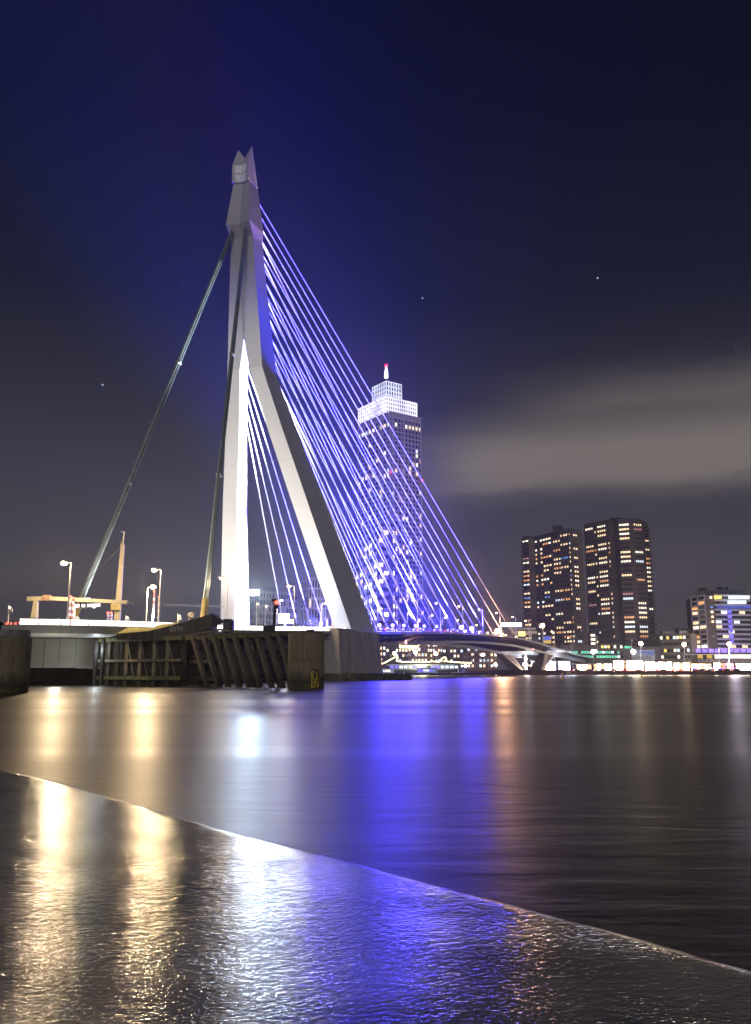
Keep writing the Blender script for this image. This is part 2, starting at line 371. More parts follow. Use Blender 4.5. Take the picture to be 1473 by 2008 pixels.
# pier
mb = MB(); mb.loft([[W(s, a, z) for s, a in ((-17.75 - e, -15 - e), (20, -15 - e), (20, 7.7 + e * .6), (-17.75 - e, 7.7 + e * .6))] for z, e in ((1.2, 1.0), (8.8, .2), (10.72, 0))])
part('pier', mb, M_conc, br)
mb = MB(); mb.bar(W(-17.75, -15.2, 10.85), W(-17.75, -7, 10.85), .4, .25); mb.bar(W(-17.7, -15.2, 10.85), W(20, -15.2, 10.85), .4, .25); part('pier_coping', mb, M_conc, br)
mb = MB(); mb.prism([W(*q)[:2] for q in ((-21.5, -17), (24, -17), (26, -4), (22, 10), (-22, 10), (-27.5, 3), (-28.5, -2))], -1.0, 1.5); part('pier_platform', mb, M_mossc, br)
mb = MB()
for q0, q1 in (((-21.6, -17.1), (-28.6, -2)), ((-28.6, -2), (-27.6, 3.1))):
    for k in range(14):
        a_ = W(*q0).lerp(W(*q1), (k + .5) / 14); mb.box(a_ + V((0, 0, .7)), (.3, .3, 1.9), rz=.3)
part('timber_facing', mb, M_algae, br, kind='stuff')
# deck
ts = [-300, -200] + [-130 + 4 * k for k in range(18)] + [-57 + 8 * k for k in range(44)] + [320 + 20 * k for k in range(30)]
sec = [(-WD, 0), (WD, 0), (WD, -.4), (12.2, -.95), (12.2, -3.0), (10.4, -3.0), (10.4, -1.15), (-10.4, -1.15), (-10.4, -3.0), (-12.2, -3.0), (-12.2, -.95), (-WD, -.4)]
rings = [[D(t, s, z) for s, z in sec] for t in ts if t > -58 or t == -57]
sec2 = [(-WD, 0), (WD, 0), (WD, -.5), (14, -1.25), (-14.3, -1.25), (-WD, -.9)]
part('deck', MB().loft(rings), M_deck, br)
part('bascule_deck', MB().loft([[D(t, s, z) for s, z in sec2] for t in ts if t < -57] + [[D(-57.05, s, z) for s, z in sec2]]), M_grey, br)
rd = MB(); tl = [t for t in ts]
for (t0, t1) in zip(tl, tl[1:]): rd.add([D(t0, -12.5, .01), D(t0, 12.5, .01), D(t1, 12.5, .01), D(t1, -12.5, .01)], [(3, 2, 1, 0)])
part('roadway', rd, M_asph, br)
fl = MB()
for (t0, t1) in zip(ts[20:], ts[21:]):
    for s_ in (-11.3, 11.3): fl.bar(D(t0, s_, -3.08), D(t1, s_, -3.08), 2.3, .16)
part('girder_flange', fl, mat('flange_lit_tone', (.62, .60, .58), .5, .1, 1), br)  # flange colour lightened for the city light on the girder undersides
# cross girders and outriggers, one by one
cg = MB(); cg.box((0, 0, -.55), (20.7, .35, 1.0)); cgm = cg.mesh('cross_girder')
og = MB(); og.add([(0, -.12, 0), (3.7, -.12, 0), (3.7, -.12, -.25), (0, -.12, -1.5), (0, .12, 0), (3.7, .12, 0), (3.7, .12, -.25), (0, .12, -1.5)],
                  [(0, 3, 2, 1), (4, 5, 6, 7), (0, 1, 5, 4), (1, 2, 6, 5), (2, 3, 7, 6), (3, 0, 4, 7)]); ogm = og.mesh('outrigger')
ogm.materials.append(M_deck); rzA = math.atan2(-T.y, -T.x)
for k in range(62):
    t = -50 + 4.9 * k
    if k % 2 == 0:
        o = link('cross_girder', cgm, M_deck, br, loc=D(t, 0, -1.15) - br.location); o.rotation_euler = (0, 0, rzA)
    o = link('outrigger', ogm, M_deck, br, loc=D(t, -12.21, -.96) - br.location); o.rotation_euler = (0, 0, rzA)
# kerb upstands + handrails (posts one by one on the near side where they can be told apart)
for s_ in (-WD + .1, WD - .1):
    mb = MB()
    for (t0, t1) in zip(ts, ts[1:]): mb.bar(D(t0, s_, .12), D(t1, s_, .12), .25, .24)
    part('edge_upstand', mb, M_grey, br)
    mb = MB()
    for (t0, t1) in zip(ts[2:], ts[3:]):
        for h in (1.1, .75, .4): mb.bar(D(t0, s_, h), D(t1, s_, h), .07, .05)
    part('handrail', mb, M_grey, br)
pm = MB(); pm.box((0, 0, .55), (.09, .09, 1.1)); pmm = pm.mesh('rail_post')
t = -92.0
while t < 150:
    link('rail_post', pmm, M_grey, br, loc=D(t, -WD + .1, 0) - br.location); t += 2.45
# glowing bars added along the near handrail, standing in for traffic light trails
M_strip = glow('trail_strip_glow', (1, .95, .86), 2.6)
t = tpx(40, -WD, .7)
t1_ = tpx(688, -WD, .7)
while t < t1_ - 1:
    mb = MB(); mb.bar(D(t, -WD + .45, .55), D(min(t + 5.6, t1_), -WD + .45, .55), .22, .95); part('light_trail_strip', mb, M_strip, br); t += 5.75
M_strip2 = glow('trail_strip_glow_dim', (.95, .92, 1), 1.1)  # dimmer and red bars added likewise for traffic trails beyond the pylon
t = tpx(742, -WD, .3)
while t < tpx(905, -WD, .3):
    mb = MB(); mb.bar(D(t, -WD + .3, .30), D(t + random.uniform(2, 5), -WD + .3, .30), .14, .22); part('light_trail_strip', mb, M_strip2 if t < tpx(825, -WD, .3) else glow('red_trail_strip', (1, .15, .2), .8), br); t += random.uniform(5, 8)
# stays
near_px = [1010, 988, 967, 952, 936, 922, 907, 892, 872, 858, 846, 824, 804, 783, 761, 738]
ANC = [tpx(p, -13, .6) for p in near_px]; ANC[0] = 177
def mast_top(i):
    z = 107.6 - 3.15 * i
    ws = [(10.8, 17.03), (39.45, 10.63), (67.21, 4.39), (80.8, 3.71), (96.1, 2.89), (99.8, 2.95), (110.4, 2.0)]
    as_ = [(10.8, 7.4), (39.45, -6.4), (67.2, -20.5), (74, -21.8), (80.8, -23.0), (97.2, -25.6), (107.8, -27.0), (110.4, -27.2)]
    def ip(T_, z):
        for (a, b), (c, d) in zip(T_, T_[1:]):
            if a <= z <= c: return b + (d - b) * (z - a) / (c - a)
    return z, ip(ws, z), ip(as_, z)
for i, t in enumerate(ANC):
    z, w, a = mast_top(i)
    for sg in (-1, 1):
        p0 = W(sg * (w - .35), a - .1, z); p1 = D(t, sg * 13, .9); d = (p0 - p1).normalized()
        cb = part('stay_cable', MB().tube(p1, p0, .17, n=6), M_cable, br)
        part('cable_anchor', MB().tube(D(t, sg * 13, -.2), p1 + d * 2.6, .26, .2, n=8), M_dsteel, cb)
# backstays: a pair each side
for sg, ta in ((-1, -59.5), (1, -61)):
    for k in (-.55, .55):
        p0 = W(sg * 1.7, -31.1, 98.3) + A * k * .6; p1 = D(ta, sg * 13.6, -.2) + A * k * 1.3 + T * k * .5
        bs = part('backstay', MB().tube(p1, p0, .27, .27, n=8), M_bstay, br)
        d = (p0 - p1).normalized(); q0 = p1 + d * 6
        part('backstay_boot', MB().tube(p1, q0, .5, .38, n=8), mat('boot_paint', (.45, .38, .18), .6, .2, 1), bs)
    p0 = W(sg * 1.7, -31.1, 98.3); p1 = D(ta, sg * 13.6, -.2)
    for f in (.32, .62): part('backstay_clamp', MB().box(p0.lerp(p1, 1 - f), (.9, 1.5, .5)), M_grey, br)
    mb = MB(); c_ = D(ta, sg * 13.6, 0)
    mb.loft([[c_ + A * (x * 3.6) + T * (y * 1.3) + V((0, 0, -.4)) for x, y in ((-1, -1), (1, -1), (1, 1), (-1, 1))], [c_ + A * (x * 1.4 + 1.2) + T * (y * .9) + V((0, 0, 2.3)) for x, y in ((-1, -1), (1, -1), (1, 1), (-1, 1))]][::-1]); part('backstay_anchor_block', mb, M_grey, br)
# V shaped pier at the north end, its platform, and the land piers
vc = 262.0
for sg in (-1, 1):
    mb = MB(); c0 = W(0, vc, 0)
    for q in (-1, 1):
        foot = [W(sg * 5 + x, vc + q * 1.5 + y, 2.4) for x, y in ((-3.2, -1.3), (3.2, -1.3), (3.2, 1.3), (-3.2, 1.3))]
        top = [W(sg * 11.3 + x, vc + q * 11 + y, zt(vc + q * 11) - 3.1) for x, y in ((-1.6, -3), (1.6, -3), (1.6, 3), (-1.6, 3))]
        mb.loft([foot, top])
    part('v_pier_arm', mb, M_conc, br)
mb = MB(); mb.loft([[W(s, vc + a, z) for s, a in ((-22, -9), (18, -9), (18, 9), (-22, 9))] for z in (-1, 2.6)]); part('v_pier_base', mb, M_qw, br)
for t in (300, 335, 370, 405, 440, 480):
    mb = MB()
    for s_ in (-8, 8):
        mb.tube(D(t, s_, -20).xy.to_3d() + V((0, 0, 1)), D(t, s_, -1.1), .9, n=10)
    part('land_pier', mb, M_conc, br)
# bascule girder: pale box seen under the left deck, in separate plates
ux = [40, 88, 118, 150, 175, 194]
M_plate = mat('bascule_plate_paint', (.50, .50, .46), .6, .08, .5)
for i, (a, b) in enumerate(zip(ux, ux[1:])):
    Ya, Yb = 123.5 + (a - 54) * .010, 123.5 + (b - 54) * .010; k = 1.2 if i > 2 else .25
    pa = V((xof(a, Ya, 5), Ya, 0)); pb = V((xof(b, Yb, 5) - .03, Yb + k, 0))
    zb = zof(1309.5, 123) + (.0 if i < 3 else -.08 * (i - 2)); zu = 6.75
    mb = MB(); mb.loft([[pa + V((0, 0, z)), pb + V((0, 0, z)), pb + V((0, 6, z)), pa + V((0, 6, z))] for z in (zb, zu)]); part('girder_plate', mb, M_plate, br)
mb = MB(); mb.bar(V((xof(195, 125, 5), 125.0, 2.6)), V((xof(195, 125, 5), 125.0, 6.7)), .18, .3); part('girder_edge_rail', mb, M_dsteel, br)
mb = MB(); mb.prism([(-80, 140), (-20, 140), (-34, 160), (-95, 160)], -1, 6.3)
for k in range(16): mb.box((-72 + k * 3.0, 139.8, 2.9), (.5, .5, 6.4))
part('bascule_pier', mb, mat('dark_pier', (.05, .045, .04), .9, .4, .5), br)

g = thing('work_lamp', 'bluish white work lamp on the left end of the timber fender', 'lamp', V((xof(200, 118, 5), 118, 5.6)))
part('lamp_box', MB().box(V((xof(200, 118, 5), 118, 5.6)), (.4, .3, .3)), M_grey, g)
light('girder_light', 'POINT', V((xof(188, 118, 5), 118.6, 5.0)), 380, (.85, .93, 1), parent=g, shadow_soft_size=.3)
light('girder_light', 'POINT', V((xof(110, 112, 3), 112, 3.2)), 900, (1, .92, .75), parent=g, shadow_soft_size=.5)  # added second light without a fixture, brightens the bascule girder plates
# inspection gantries under the deck with lamp
for px_, t in ((785, tpx(800, -12)), (1042, tpx(1046, -12))):
    g = thing('inspection_gantry', 'small orange lit gantry hanging under the %s of the deck' % ('pylon end' if px_ < 900 else 'far end'), 'gantry', D(t, -14, -1.5))
    mb = MB(); mb.bar(D(t, -15.8, -.9), D(t - 6, -4, -1.75), .7, .35); part('gantry_beam', mb, mat('orange_paint', (.8, .28, .12), .6, .1, 1), g)
    part('gantry_lamp', MB().box(D(t - 2.5, -12.4, -2.4), (.3, .3, 1.6)), glow('pink_lamp', (1, .35, .4), 5), g)
    light('gantry_light', 'POINT', D(t - 2.5, -13.5, -3.2), 120, (1, .5, .3), parent=g, shadow_soft_size=.3)

# ------------------------------------------------------------------ floodlights
M_lensb = glow('flood_lens_blue', (.12, .1, 1), 9); M_lensw = glow('flood_lens_warm', (1, .55, .32), 7); M_lensn = glow('flood_lens_white', (.85, .92, 1), 9)
def flood(p, aim, e, col, size, lens, label, group=None, blend=.6, r=.42, soft=.35):
    f = thing('floodlight', label, 'floodlight', p, group=group); d = (V(aim) - p).normalized(); c = p + V((0, 0, .75))
    part('housing', MB().tube(c - d * .35, c + d * .15, r * .7, r, n=8), M_dsteel, f); part('bracket', MB().box(p + V((0, 0, .35)), (.14, .14, .7)), M_dsteel, f)
    part('lens', MB().sphere(c + d * .2, r * .95, 10, 6), lens, f)
    light('flood_beam', 'SPOT', c + d * .75, e, col, aim=aim, parent=f, spot_size=R(size), spot_blend=blend, shadow_soft_size=soft)
    return f
ordn = ['first', 'second', 'third', 'fourth', 'fifth', 'sixth', 'seventh', 'eighth', 'ninth', 'tenth', 'eleventh', 'twelfth', 'thirteenth', 'fourteenth', 'fifteenth', 'sixteenth', 'seventeenth', 'eighteenth', 'nineteenth', 'twentieth'] + ['%dth' % k for k in range(21, 60)]
BLUE = (.03, .035, 1); KB = 1.0
for i, t in enumerate(ANC):
    z, w, a = mast_top(i)
    for sg in (-1, 1):
        warm = sg < 0 and i < 7
        tgt = W(sg * w * .9, a, z); p = D(t + 2.2, sg * 13.4 + (0), .0)
        ln = (tgt - p).length
        flood(p, p.lerp(tgt, .6) + V((0, 0, 1.0)), (3.6e5 if warm else (1.5e6 if sg < 0 else 1.2e6)) * (ln / 120) ** 2 * KB, (1, .50, .30) if warm else BLUE, 12 if warm else (11 if sg < 0 else 30), M_lensw if warm else M_lensb,
              '%s %s floodlight from the pylon along the %s edge of the deck' % (ordn[15 - i], 'warm' if warm else 'blue', 'near' if sg < 0 else 'far'), group='floodlights at the feet of the cables', blend=1.0, r=.5 if warm else .42)
for s_, e, nm in ((-9, .66e5, 'right-hand'), (9, .66e5, 'left-hand')):
    flood(D(-66, s_, 0), W(s_ * .4, -24, 38), e, (1, .95, .90), 62, M_lensn, '%s white floodlight on the deck before the pylon, aimed at its front' % nm, blend=.35)
flood(D(-56, 0, 0), W(0, -31.5, 113.2), 3.2e5, (.9, .85, 1), 1.7, M_lensn, 'narrow floodlight added in the middle of the deck to brighten the pylon tip', blend=.15)  # added spot that makes the bright patch on the pylon tip
for a_, z_, e in ((-7, 28, 9e5), (-6, 58, 14e5)):
    flood(W(-10.5, a_ + 2, zt(0)), W(13 if z_ < 40 else 3, -9 if z_ < 40 else -22, z_ if z_ > 40 else 20), e, (.92, .95, 1), 72 if z_ < 40 else 44, M_lensn, 'very bright white floodlight inside the %s of the near pylon leg' % ('front' if z_ < 40 else 'back'), blend=.8)

p = D(tpx(975, -14.2, 1.5), -14.2, 0)
g = thing('globe_lamp', 'large warm globe lamp on the near railing where the last cables meet the deck', 'globe lamp', p)
part('post', MB().tube(p, p + V((0, 0, 1.6)), .1, n=6), M_grey, g); part('globe', MB().sphere(p + V((0, 0, 2.1)), .9), M_lensw, g); light('globe_light', 'POINT', p + V((0, 0, 2.0)) - T * 2, 3e4, (1, .50, .26), parent=g, shadow_soft_size=.8)
M_bg = glow('blue_globe', (.16, .14, 1), 12)
for i, (px_, e) in enumerate(((744, 19e3), (770, 15e3), (792, 12e3), (815, 9e3), (832, 4e3), (856, 5e3), (905, 18e3), (925, 24e3))):
    p = D(tpx(px_, -14.5, 1.5), -14.5, 0); g = thing('globe_lamp', '%s glowing blue globe lamp from the pylon along the near railing' % ordn[i], 'globe lamp', p, group='blue globe lamps on the near railing')
    part('post', MB().tube(p, p + V((0, 0, 1.6)), .09, n=6), M_grey, g); part('globe', MB().sphere(p + V((0, 0, 1.9)), .45 if px_ < 880 else .8), M_bg, g)
    light('globe_light', 'POINT', p + V((0, 0, 2.0)) - T * 1.6, e, (.055, .04, 1), parent=g, shadow_soft_size=.5)
for i, (px_, e) in enumerate(((595, 6e4), (627, 7e4), (658, 7e4))):
    p = D(tpx(px_, 15.4, 1.5), 15.4, 0); g = thing('globe_lamp', '%s glowing blue globe lamp from the left along the far railing between the pylon legs' % ordn[i], 'globe lamp', p, group='blue globe lamps on the far railing')
    part('post', MB().tube(p, p + V((0, 0, 1.6)), .09, n=6), M_grey, g); part('globe', MB().sphere(p + V((0, 0, 1.9)), .5), M_bg, g)
    light('globe_light', 'POINT', p + V((0, 0, 3.2)), e, (.055, .04, 1), parent=g, shadow_soft_size=.5)
for i, (t, sg) in enumerate(((22, -1), (22, 1), (48, -1), (48, 1), (80, -1), (80, 1), (115, 1), (115, -1))):  # wide floods added for the blue glow in the air between the cables
    p = D(t, sg * 14.6, 0)
    flood(p, p + V((0, 0, 40)) - A * 3 - T * sg * 5, (1.3e6 if t < 50 else 8e5), (.04, .035, 1), 72, M_lensb, '%s added wide blue floodlight outside the cables at the %s edge' % (ordn[i // 2], 'near' if sg < 0 else 'far'), group='added wide blue floodlights', blend=1.0, r=.5)
# ------------------------------------------------------------------ street lamps of the bridge
M_lamp = glow('sodium_lamp', (1, .62, .28), 26); M_lampw = glow('white_lamp', (.8, .9, 1), 60, sample=True)
def make_lamp(h, name, label, e, col, gm, loc, rz, r=.33, arms=1):
    f = thing(name, label, 'street lamp', (0, 0, 0), group='street lamps along the bridge')
    part('pole', MB().tube((0, 0, 0), (0, 0, h), .13, .08, n=8), M_white, f); part('base_plate', MB().box((0, 0, .15), (.45, .45, .3)), M_grey, f)
    for k in range(arms):
        sg = 1 if k == 0 else -1
        arm = part('arm', MB().bar((0, 0, h - .05), (sg * 1.3, 0, h + .1), .1), M_grey, f)
        hd = part('lamp_head', MB().box((sg * 1.3, 0, h + .18), (.9, .4, .16)), M_grey, f)
        part('lamp_glass', MB().sphere((sg * 1.3, 0, h - .02), r, 10, 6, .7), gm, hd)
    light('lamp_light', 'POINT', (1.3, 0, h - .55), e, col, parent=f, shadow_soft_size=.35)
    f.location = loc; f.rotation_euler = (0, 0, rz); return f
def lrz(s): return math.atan2(T.y, T.x) + (math.pi if s > 0 else 0)
SOD = (1, .71, .39)
nl = [(135, 10e3, .46), (313, 8e3, .4), (445, 1.2e3, .3), (577, 2e3, .34), (819, 1e3, .28), (864, 1e3, .3), (908, 1.2e3, .32), (947, 900, .3), (981, 700, .3), (1012, 500, .3), (1037, 500, .32), (1066, 500, .5), (1088, 350, .35), (1120, 300, .35)]
fl_ = [(287, 16e3, .6), (543, 2.5e3, .34), (630, 2e3, .34), (741, 900, .3), (799, 800, .3), (842, 1e3, .4), (868, 900, .35), (893, 600, .3), (930, 500, .3)]
for lst, s_, nm in ((nl, -15.2, 'near'), (fl_, 15.2, 'far')):
    for i, (px_, e, r) in enumerate(lst):
        t = tpx(px_, s_, 4)
        make_lamp(9.0 if px_ != 287 else 9.6, 'street_lamp', '%s sodium street lamp from the left along the %s edge of the bridge' % (ordn[i], nm), e, SOD, M_lamp, D(t, s_, 0), lrz(s_), r)
# ------------------------------------------------------------------ timber fender in front of the bridge
def fp(px, Y, z=5.0): return V((xof(px, Y, z), Y, 0))
fd = thing('timber_fender', 'long dark timber guide fender with slanting piles and a rounded plank end', 'fender', fp(400, 110))
ZF = 6.45
# straight left part
LA, LB = fp(197, 121), fp(362, 112.5); u = (LB - LA).normalized(); nrm = V((u.y, -u.x, 0)); ln = (LB - LA).length
def lp(k, o, z): return LA + u * k + nrm * o + V((0, 0, z))
mb = MB(); k = 0.0
while k < ln:
    w = random.uniform(.22, .30); mb.bar(lp(k + w / 2, random.uniform(-.04, .04) - .3, -.8), lp(k + w / 2, -.3, ZF - .25 + random.uniform(-.05, .05)), .10, w - .02, up=nrm); k += w
part('plank_wall', mb, M_woodd, fd, kind='stuff')
for z, w in ((ZF - .05, .5), (3.45, .34), (1.05, .5)):
    part('beam', MB().bar(lp(-.3, .55, z), lp(ln + .2, .55, z), .5, w), M_algae if z > 6 or z < 2 else M_wood, fd)
for i, px_ in enumerate((204, 226, 248, 280, 313, 343)):
    k = (fp(px_, 117).x - LA.x) / u.x
    if k < 0: k = .3
    part('post', MB().box(lp(k, .28, 3.0), (.48, .35, 6.6)), M_woodp if i > 1 else M_woodd, fd)
    if i > 1: part('brace', MB().bar(lp(k + .3, .35, ZF - .5), lp(k + 2.1, .35, .4), .28, .34, up=nrm), M_woodd, fd)
for k in (.2, 1.6): part('post', MB().tube(lp(k, .9, -1), lp(k, .9, ZF), .33, n=10), M_blk, fd)
# slanting piles, right part
RA, RB = fp(362, 112.5), fp(590, 100); u2 = (RB - RA).normalized(); n2 = V((u2.y, -u2.x, 0)); ln2 = (RB - RA).length
def rp(k, o, z): return RA + u2 * k + n2 * o + V((0, 0, z))
kk = lambda px_: (fp(px_, 108 - (px_ - 362) * .05).x - RA.x) / u2.x
for px0 in (372, 395, 415, 436, 457, 479, 502, 524, 546):
    a = kk(px0); b = kk(px0 + 42)
    part('slanting_pile', MB().bar(rp(a, .5, ZF - .15), rp(b, .9, -.9), .5, .55, up=n2), M_wood, fd)
for px0 in (362, 400, 440, 470, 520, 565): part('pile', MB().tube(rp(kk(px0), -2.2, -1), rp(kk(px0), -2.2, ZF - .3), .34, n=9), M_woodd, fd)
for z, o, w in ((ZF - .05, .35, .5), (3.9, -1.7, .42), (1.0, -1.9, .4), (ZF - .2, -2.4, .5)): part('beam', MB().bar(rp(-.3, o, z), rp(ln2, o, z), .45, w), M_woodd if o < 0 else M_algae, fd)
for z, k0, k1 in ((3.3, .0, 4.2), (3.7, 4.4, 7), (1.0, 1, 6)): part('beam', MB().bar(rp(k0, -1, z), rp(k1, -1, z), .4, .5), M_woodd, fd)
part('back_wall', MB().bar(rp(-.2, -2.9, 3.0), rp(4.2, -2.9, 3.0), .3, 5.4), M_woodd, fd)
# deck of the fender
mb = MB(); mb.loft([[rp(3.5, .2, z), rp(ln2 + .5, .1, z), rp(ln2 + .5, -3, z), rp(3.5, -3, z)] for z in (ZF + .12, ZF + .36)]); part('walkway', mb, M_woodd, fd)
# rounded plank end
ce = fp(601, 98.3); rr = 2.06
pl = MB(); pl.box((0, .0, 0), (.285, .16, 1)); plm = pl.mesh('plank')
for k in range(44):
    a = 2 * math.pi * k / 44; hh = ZF - .02 + random.uniform(-.07, .05)
    for z0, z1 in ((-.9, 3.3 + random.uniform(-.03, .03)), (3.34, hh)):
        o = link('plank', plm, M_wood if (k * 7) % 5 else M_woodp, fd, loc=ce + V((math.sin(a) * (rr + random.uniform(-.02, .03)), -math.cos(a) * rr, (z0 + z1) / 2)) - fd.location)
        o.rotation_euler = (0, 0, a); o.scale = (1, 1, z1 - z0)
part('core', MB().tube(ce + V((0, 0, -1)), ce + V((0, 0, ZF - .3)), rr - .16, n=32), M_blk, fd)
part('algae_band', MB().tube(ce + V((0, 0, -.5)), ce + V((0, 0, .55)), rr + .09, n=40, cap=False), M_algae, fd)
mb = MB()
for _ in range(60):
    a = random.uniform(0, 6.28); r_ = random.uniform(0, 1.0); c = ce + V((.55 + math.cos(a) * r_ * 1.3, math.sin(a) * r_, ZF - .05 + random.uniform(-.1, .35) * (1.2 - r_)))
    mb.box(c, (.3, .25, .25), rz=a)
part('debris_heap', mb, M_blk, fd, kind='stuff')
# depth gauge 1 / 2
gx0, gx1 = fp(617, 96.3, 1).x, fp(632, 96.3, 1).x; gy = ce.y - rr - .22
dg = thing('depth_gauge', 'yellow water depth gauge with the numbers 1 and 2 on the rounded fender end', 'depth gauge', (gx0, gy, .3))
gc = V(((gx0 + gx1) / 2 + .1, ce.y, 0)); ang = math.asin(min(.95, (gc.x - ce.x) / rr))
def gpt(x, z, o=0):
    """point on the curved face, x metres right of the gauge centre"""
    a = ang * .60 + x / rr; return ce + V((math.sin(a) * (rr + .17 + o), -math.cos(a) * (rr + .17 + o), z))
def gplate(name, x0, x1, z0, z1, m, o=0, th=.05, parent=dg):
    mb = MB(); n = 4; ri = []
    for k in range(n + 1):
        x = x0 + (x1 - x0) * k / n; ri.append([gpt(x, z0, o), gpt(x, z0, o + th), gpt(x, z1, o + th), gpt(x, z1, o)])
    return part(name, mb.loft(ri), m, parent)
z_mid = 1.12; g1 = gplate('gauge_panel', -.1, .42, z_mid + .02, z_mid + .95, M_blk); g2 = gplate('gauge_panel', -.1, .42, z_mid - .95, z_mid - .02, M_yel)
for k in range(9): gplate('gauge_mark', -.42, -.14 if k % 2 == 0 else -.27, z_mid + .8 - k * .22, z_mid + .9 - k * .22, M_yel)
gplate('gauge_spine', -.47, -.41, z_mid - 1, z_mid + .95, M_yel); gplate('gauge_cap', -.45, .44, z_mid + .98, z_mid + 1.07, M_blk)
def glyph(rects, x0, z0, m, par):
    for (a, b, c, d) in rects: gplate('numeral_stroke', x0 + a, x0 + c, z0 + b, z0 + d, m, o=.055, th=.03, parent=par)
M_yb = glow('reflective_yellow', (.8, .6, .05), .12)
glyph([(.12, .05, .24, .8), (.02, .62, .13, .74), (.02, .03, .34, .13)], -.03, z_mid + .05, M_yel, g1)
glyph([(.02, .72, .32, .84), (.22, .45, .34, .76), (.02, .38, .34, .5), (.02, .1, .13, .42), (.02, .03, .36, .14)], -.03, z_mid - .93, M_blk, g2)
# plank-sided sloping deflector with graffiti
dfl = thing('sloping_deflector', 'weathered plank-sided deflector with mossy top and white letters FM, rising to a point', 'deflector', fp(330, 113))
yD = 113.6
def dp(px_, py_, dy=0): p = at(px_, py_, yD); return V((p.x, yD + dy, p.z))
top = [(229, 1243), (262, 1240.5), (300, 1237), (330, 1229), (375, 1215), (417, 1203)]; bot = [(229, 1254), (262, 1254), (300, 1253.5), (330, 1252), (362, 1250.5), (411, 1232.5)]
def ipl(L_, x):
    for (a, b), (c, d) in zip(L_, L_[1:]):
        if a <= x <= c: return b + (d - b) * (x - a) / (c - a)
    return L_[-1][1]
x = 229.0
while x < 412:
    w = random.uniform(4.0, 5.2); x2 = min(x + w, 417)
    mb = MB(); j = random.uniform(-.03, .03)
    q = [dp(x + .15, ipl(bot, x), j), dp(x2 - .15, ipl(bot, x2), j), dp(x2 - .15, ipl(top, x2), j), dp(x + .15, ipl(top, x), j)]
    mb.loft([[p + V((0, .12, 0)) for p in q], q]); part('plank', mb, M_wood if x > 300 else M_woodd, dfl); x = x2
mb = MB(); q = [dp(a, b, .15) for a, b in bot] + [dp(a, b, .15) for a, b in top][::-1]; mb.loft([[p + V((0, 5, 0)) for p in q], q]); part('core', mb, M_woodd, dfl)
mb = MB(); q = [dp(417, 1203, 0), dp(411, 1232.5, 0), dp(429, 1217, 3.5), dp(425, 1211, 3.5)]; mb.add([q[0], q[1], q[2], q[3], q[0] + V((0, .6, 0)), q[1] + V((0, .6, 0)), q[2] + V((0, .6, 0)), q[3] + V((0, .6, 0))],
        [(0, 1, 2, 3), (7, 6, 5, 4), (0, 4, 5, 1), (1, 5, 6, 2), (2, 6, 7, 3), (3, 7, 4, 0)]); part('point_face', mb, M_wood, dfl)
mb = MB(); pa, pb, pc = [(230, 1242.3), (290, 1237.6), (337, 1226.6)], 1.2, 5
for (a, b), (c, d) in zip(pa, pa[1:]):
    mb.loft([[dp(a, b, -.1), dp(a, b, 5) + V((0, 0, 1.1)), dp(a, b, 5), dp(a, b, -.1) - V((0, 0, .1))], [dp(c, d, -.1), dp(c, d, 5) + V((0, 0, .75)), dp(c, d, 5), dp(c, d, -.1) - V((0, 0, .1))]][::-1])
part('moss_top', mb, M_moss, dfl)
gr = MB()   # graffiti (ring, F, M)
def st_(a, b, w=.10): pa_, pb_ = dp(*a, -.09), dp(*b, -.09); gr.bar(pa_, pb_, .03, w, up=V((0, 0, 1)) if abs(pa_.x - pb_.x) > .1 else V((1, 0, 0)))
for k in range(10):
    a = k * .628; st_((337.5 + 3.6 * math.cos(a), 1234.5 + 3.8 * math.sin(a)), (337.5 + 3.6 * math.cos(a + .65), 1234.5 + 3.8 * math.sin(a + .65)))
st_((337, 1234), (339, 1234.5), .14); st_((335, 1228.8), (340, 1228.5), .08)
st_((344, 1229), (343.5, 1239)); st_((344, 1229), (349, 1228)); st_((344, 1233.5), (348, 1233))
st_((351, 1238.5), (351, 1228)); st_((351, 1228), (354, 1234)); st_((354, 1234), (357, 1227.5)); st_((357, 1227.5), (357.5, 1238))
part('graffiti', gr, M_chalk, dfl)
# light gable bars and box behind the deflector
gb = thing('fender_gable', 'pale timber gable bars over the fender beside the deflector point', 'timber frame', dp(430, 1240))
for a, b, o in (((355, 1250), (432, 1235), .5), ((432, 1235), (500, 1245), .5), ((418, 1235), (424, 1252), .7), ((455, 1238), (470, 1252), .7)): part('bar', MB().bar(dp(*a, -o), dp(*b, -o), .28, .26), M_woodp if b[1] < 1246 else M_wood, gb)
sb = thing('winch_cabin', 'small black winch cabin with stepped roof on the fender', 'cabin', dp(446, 1240))
part('cabin_body', MB().box(dp(446, 1228, 1.0), (1.4, 1.2, 1.75)), M_blk, sb); part('cabin_roof', MB().box(dp(444, 1215.5, 1.0), (1.1, .9, .3)), M_blk, sb); part('door', MB().box(dp(444, 1229, .38), (.6, .05, 1.4)), M_dsteel, sb)
wl = thing('work_lamp', 'small white lamp glowing under the gable bars', 'lamp', dp(431, 1236))
part('lamp_body', MB().box(dp(431, 1234.6, -.2), (.75, .3, .12)), M_grey, wl); part('lamp_glass', MB().box(dp(431, 1236.4, -.2), (.7, .25, .14)), glow('work_glass', (.95, .97, 1), 5), wl)
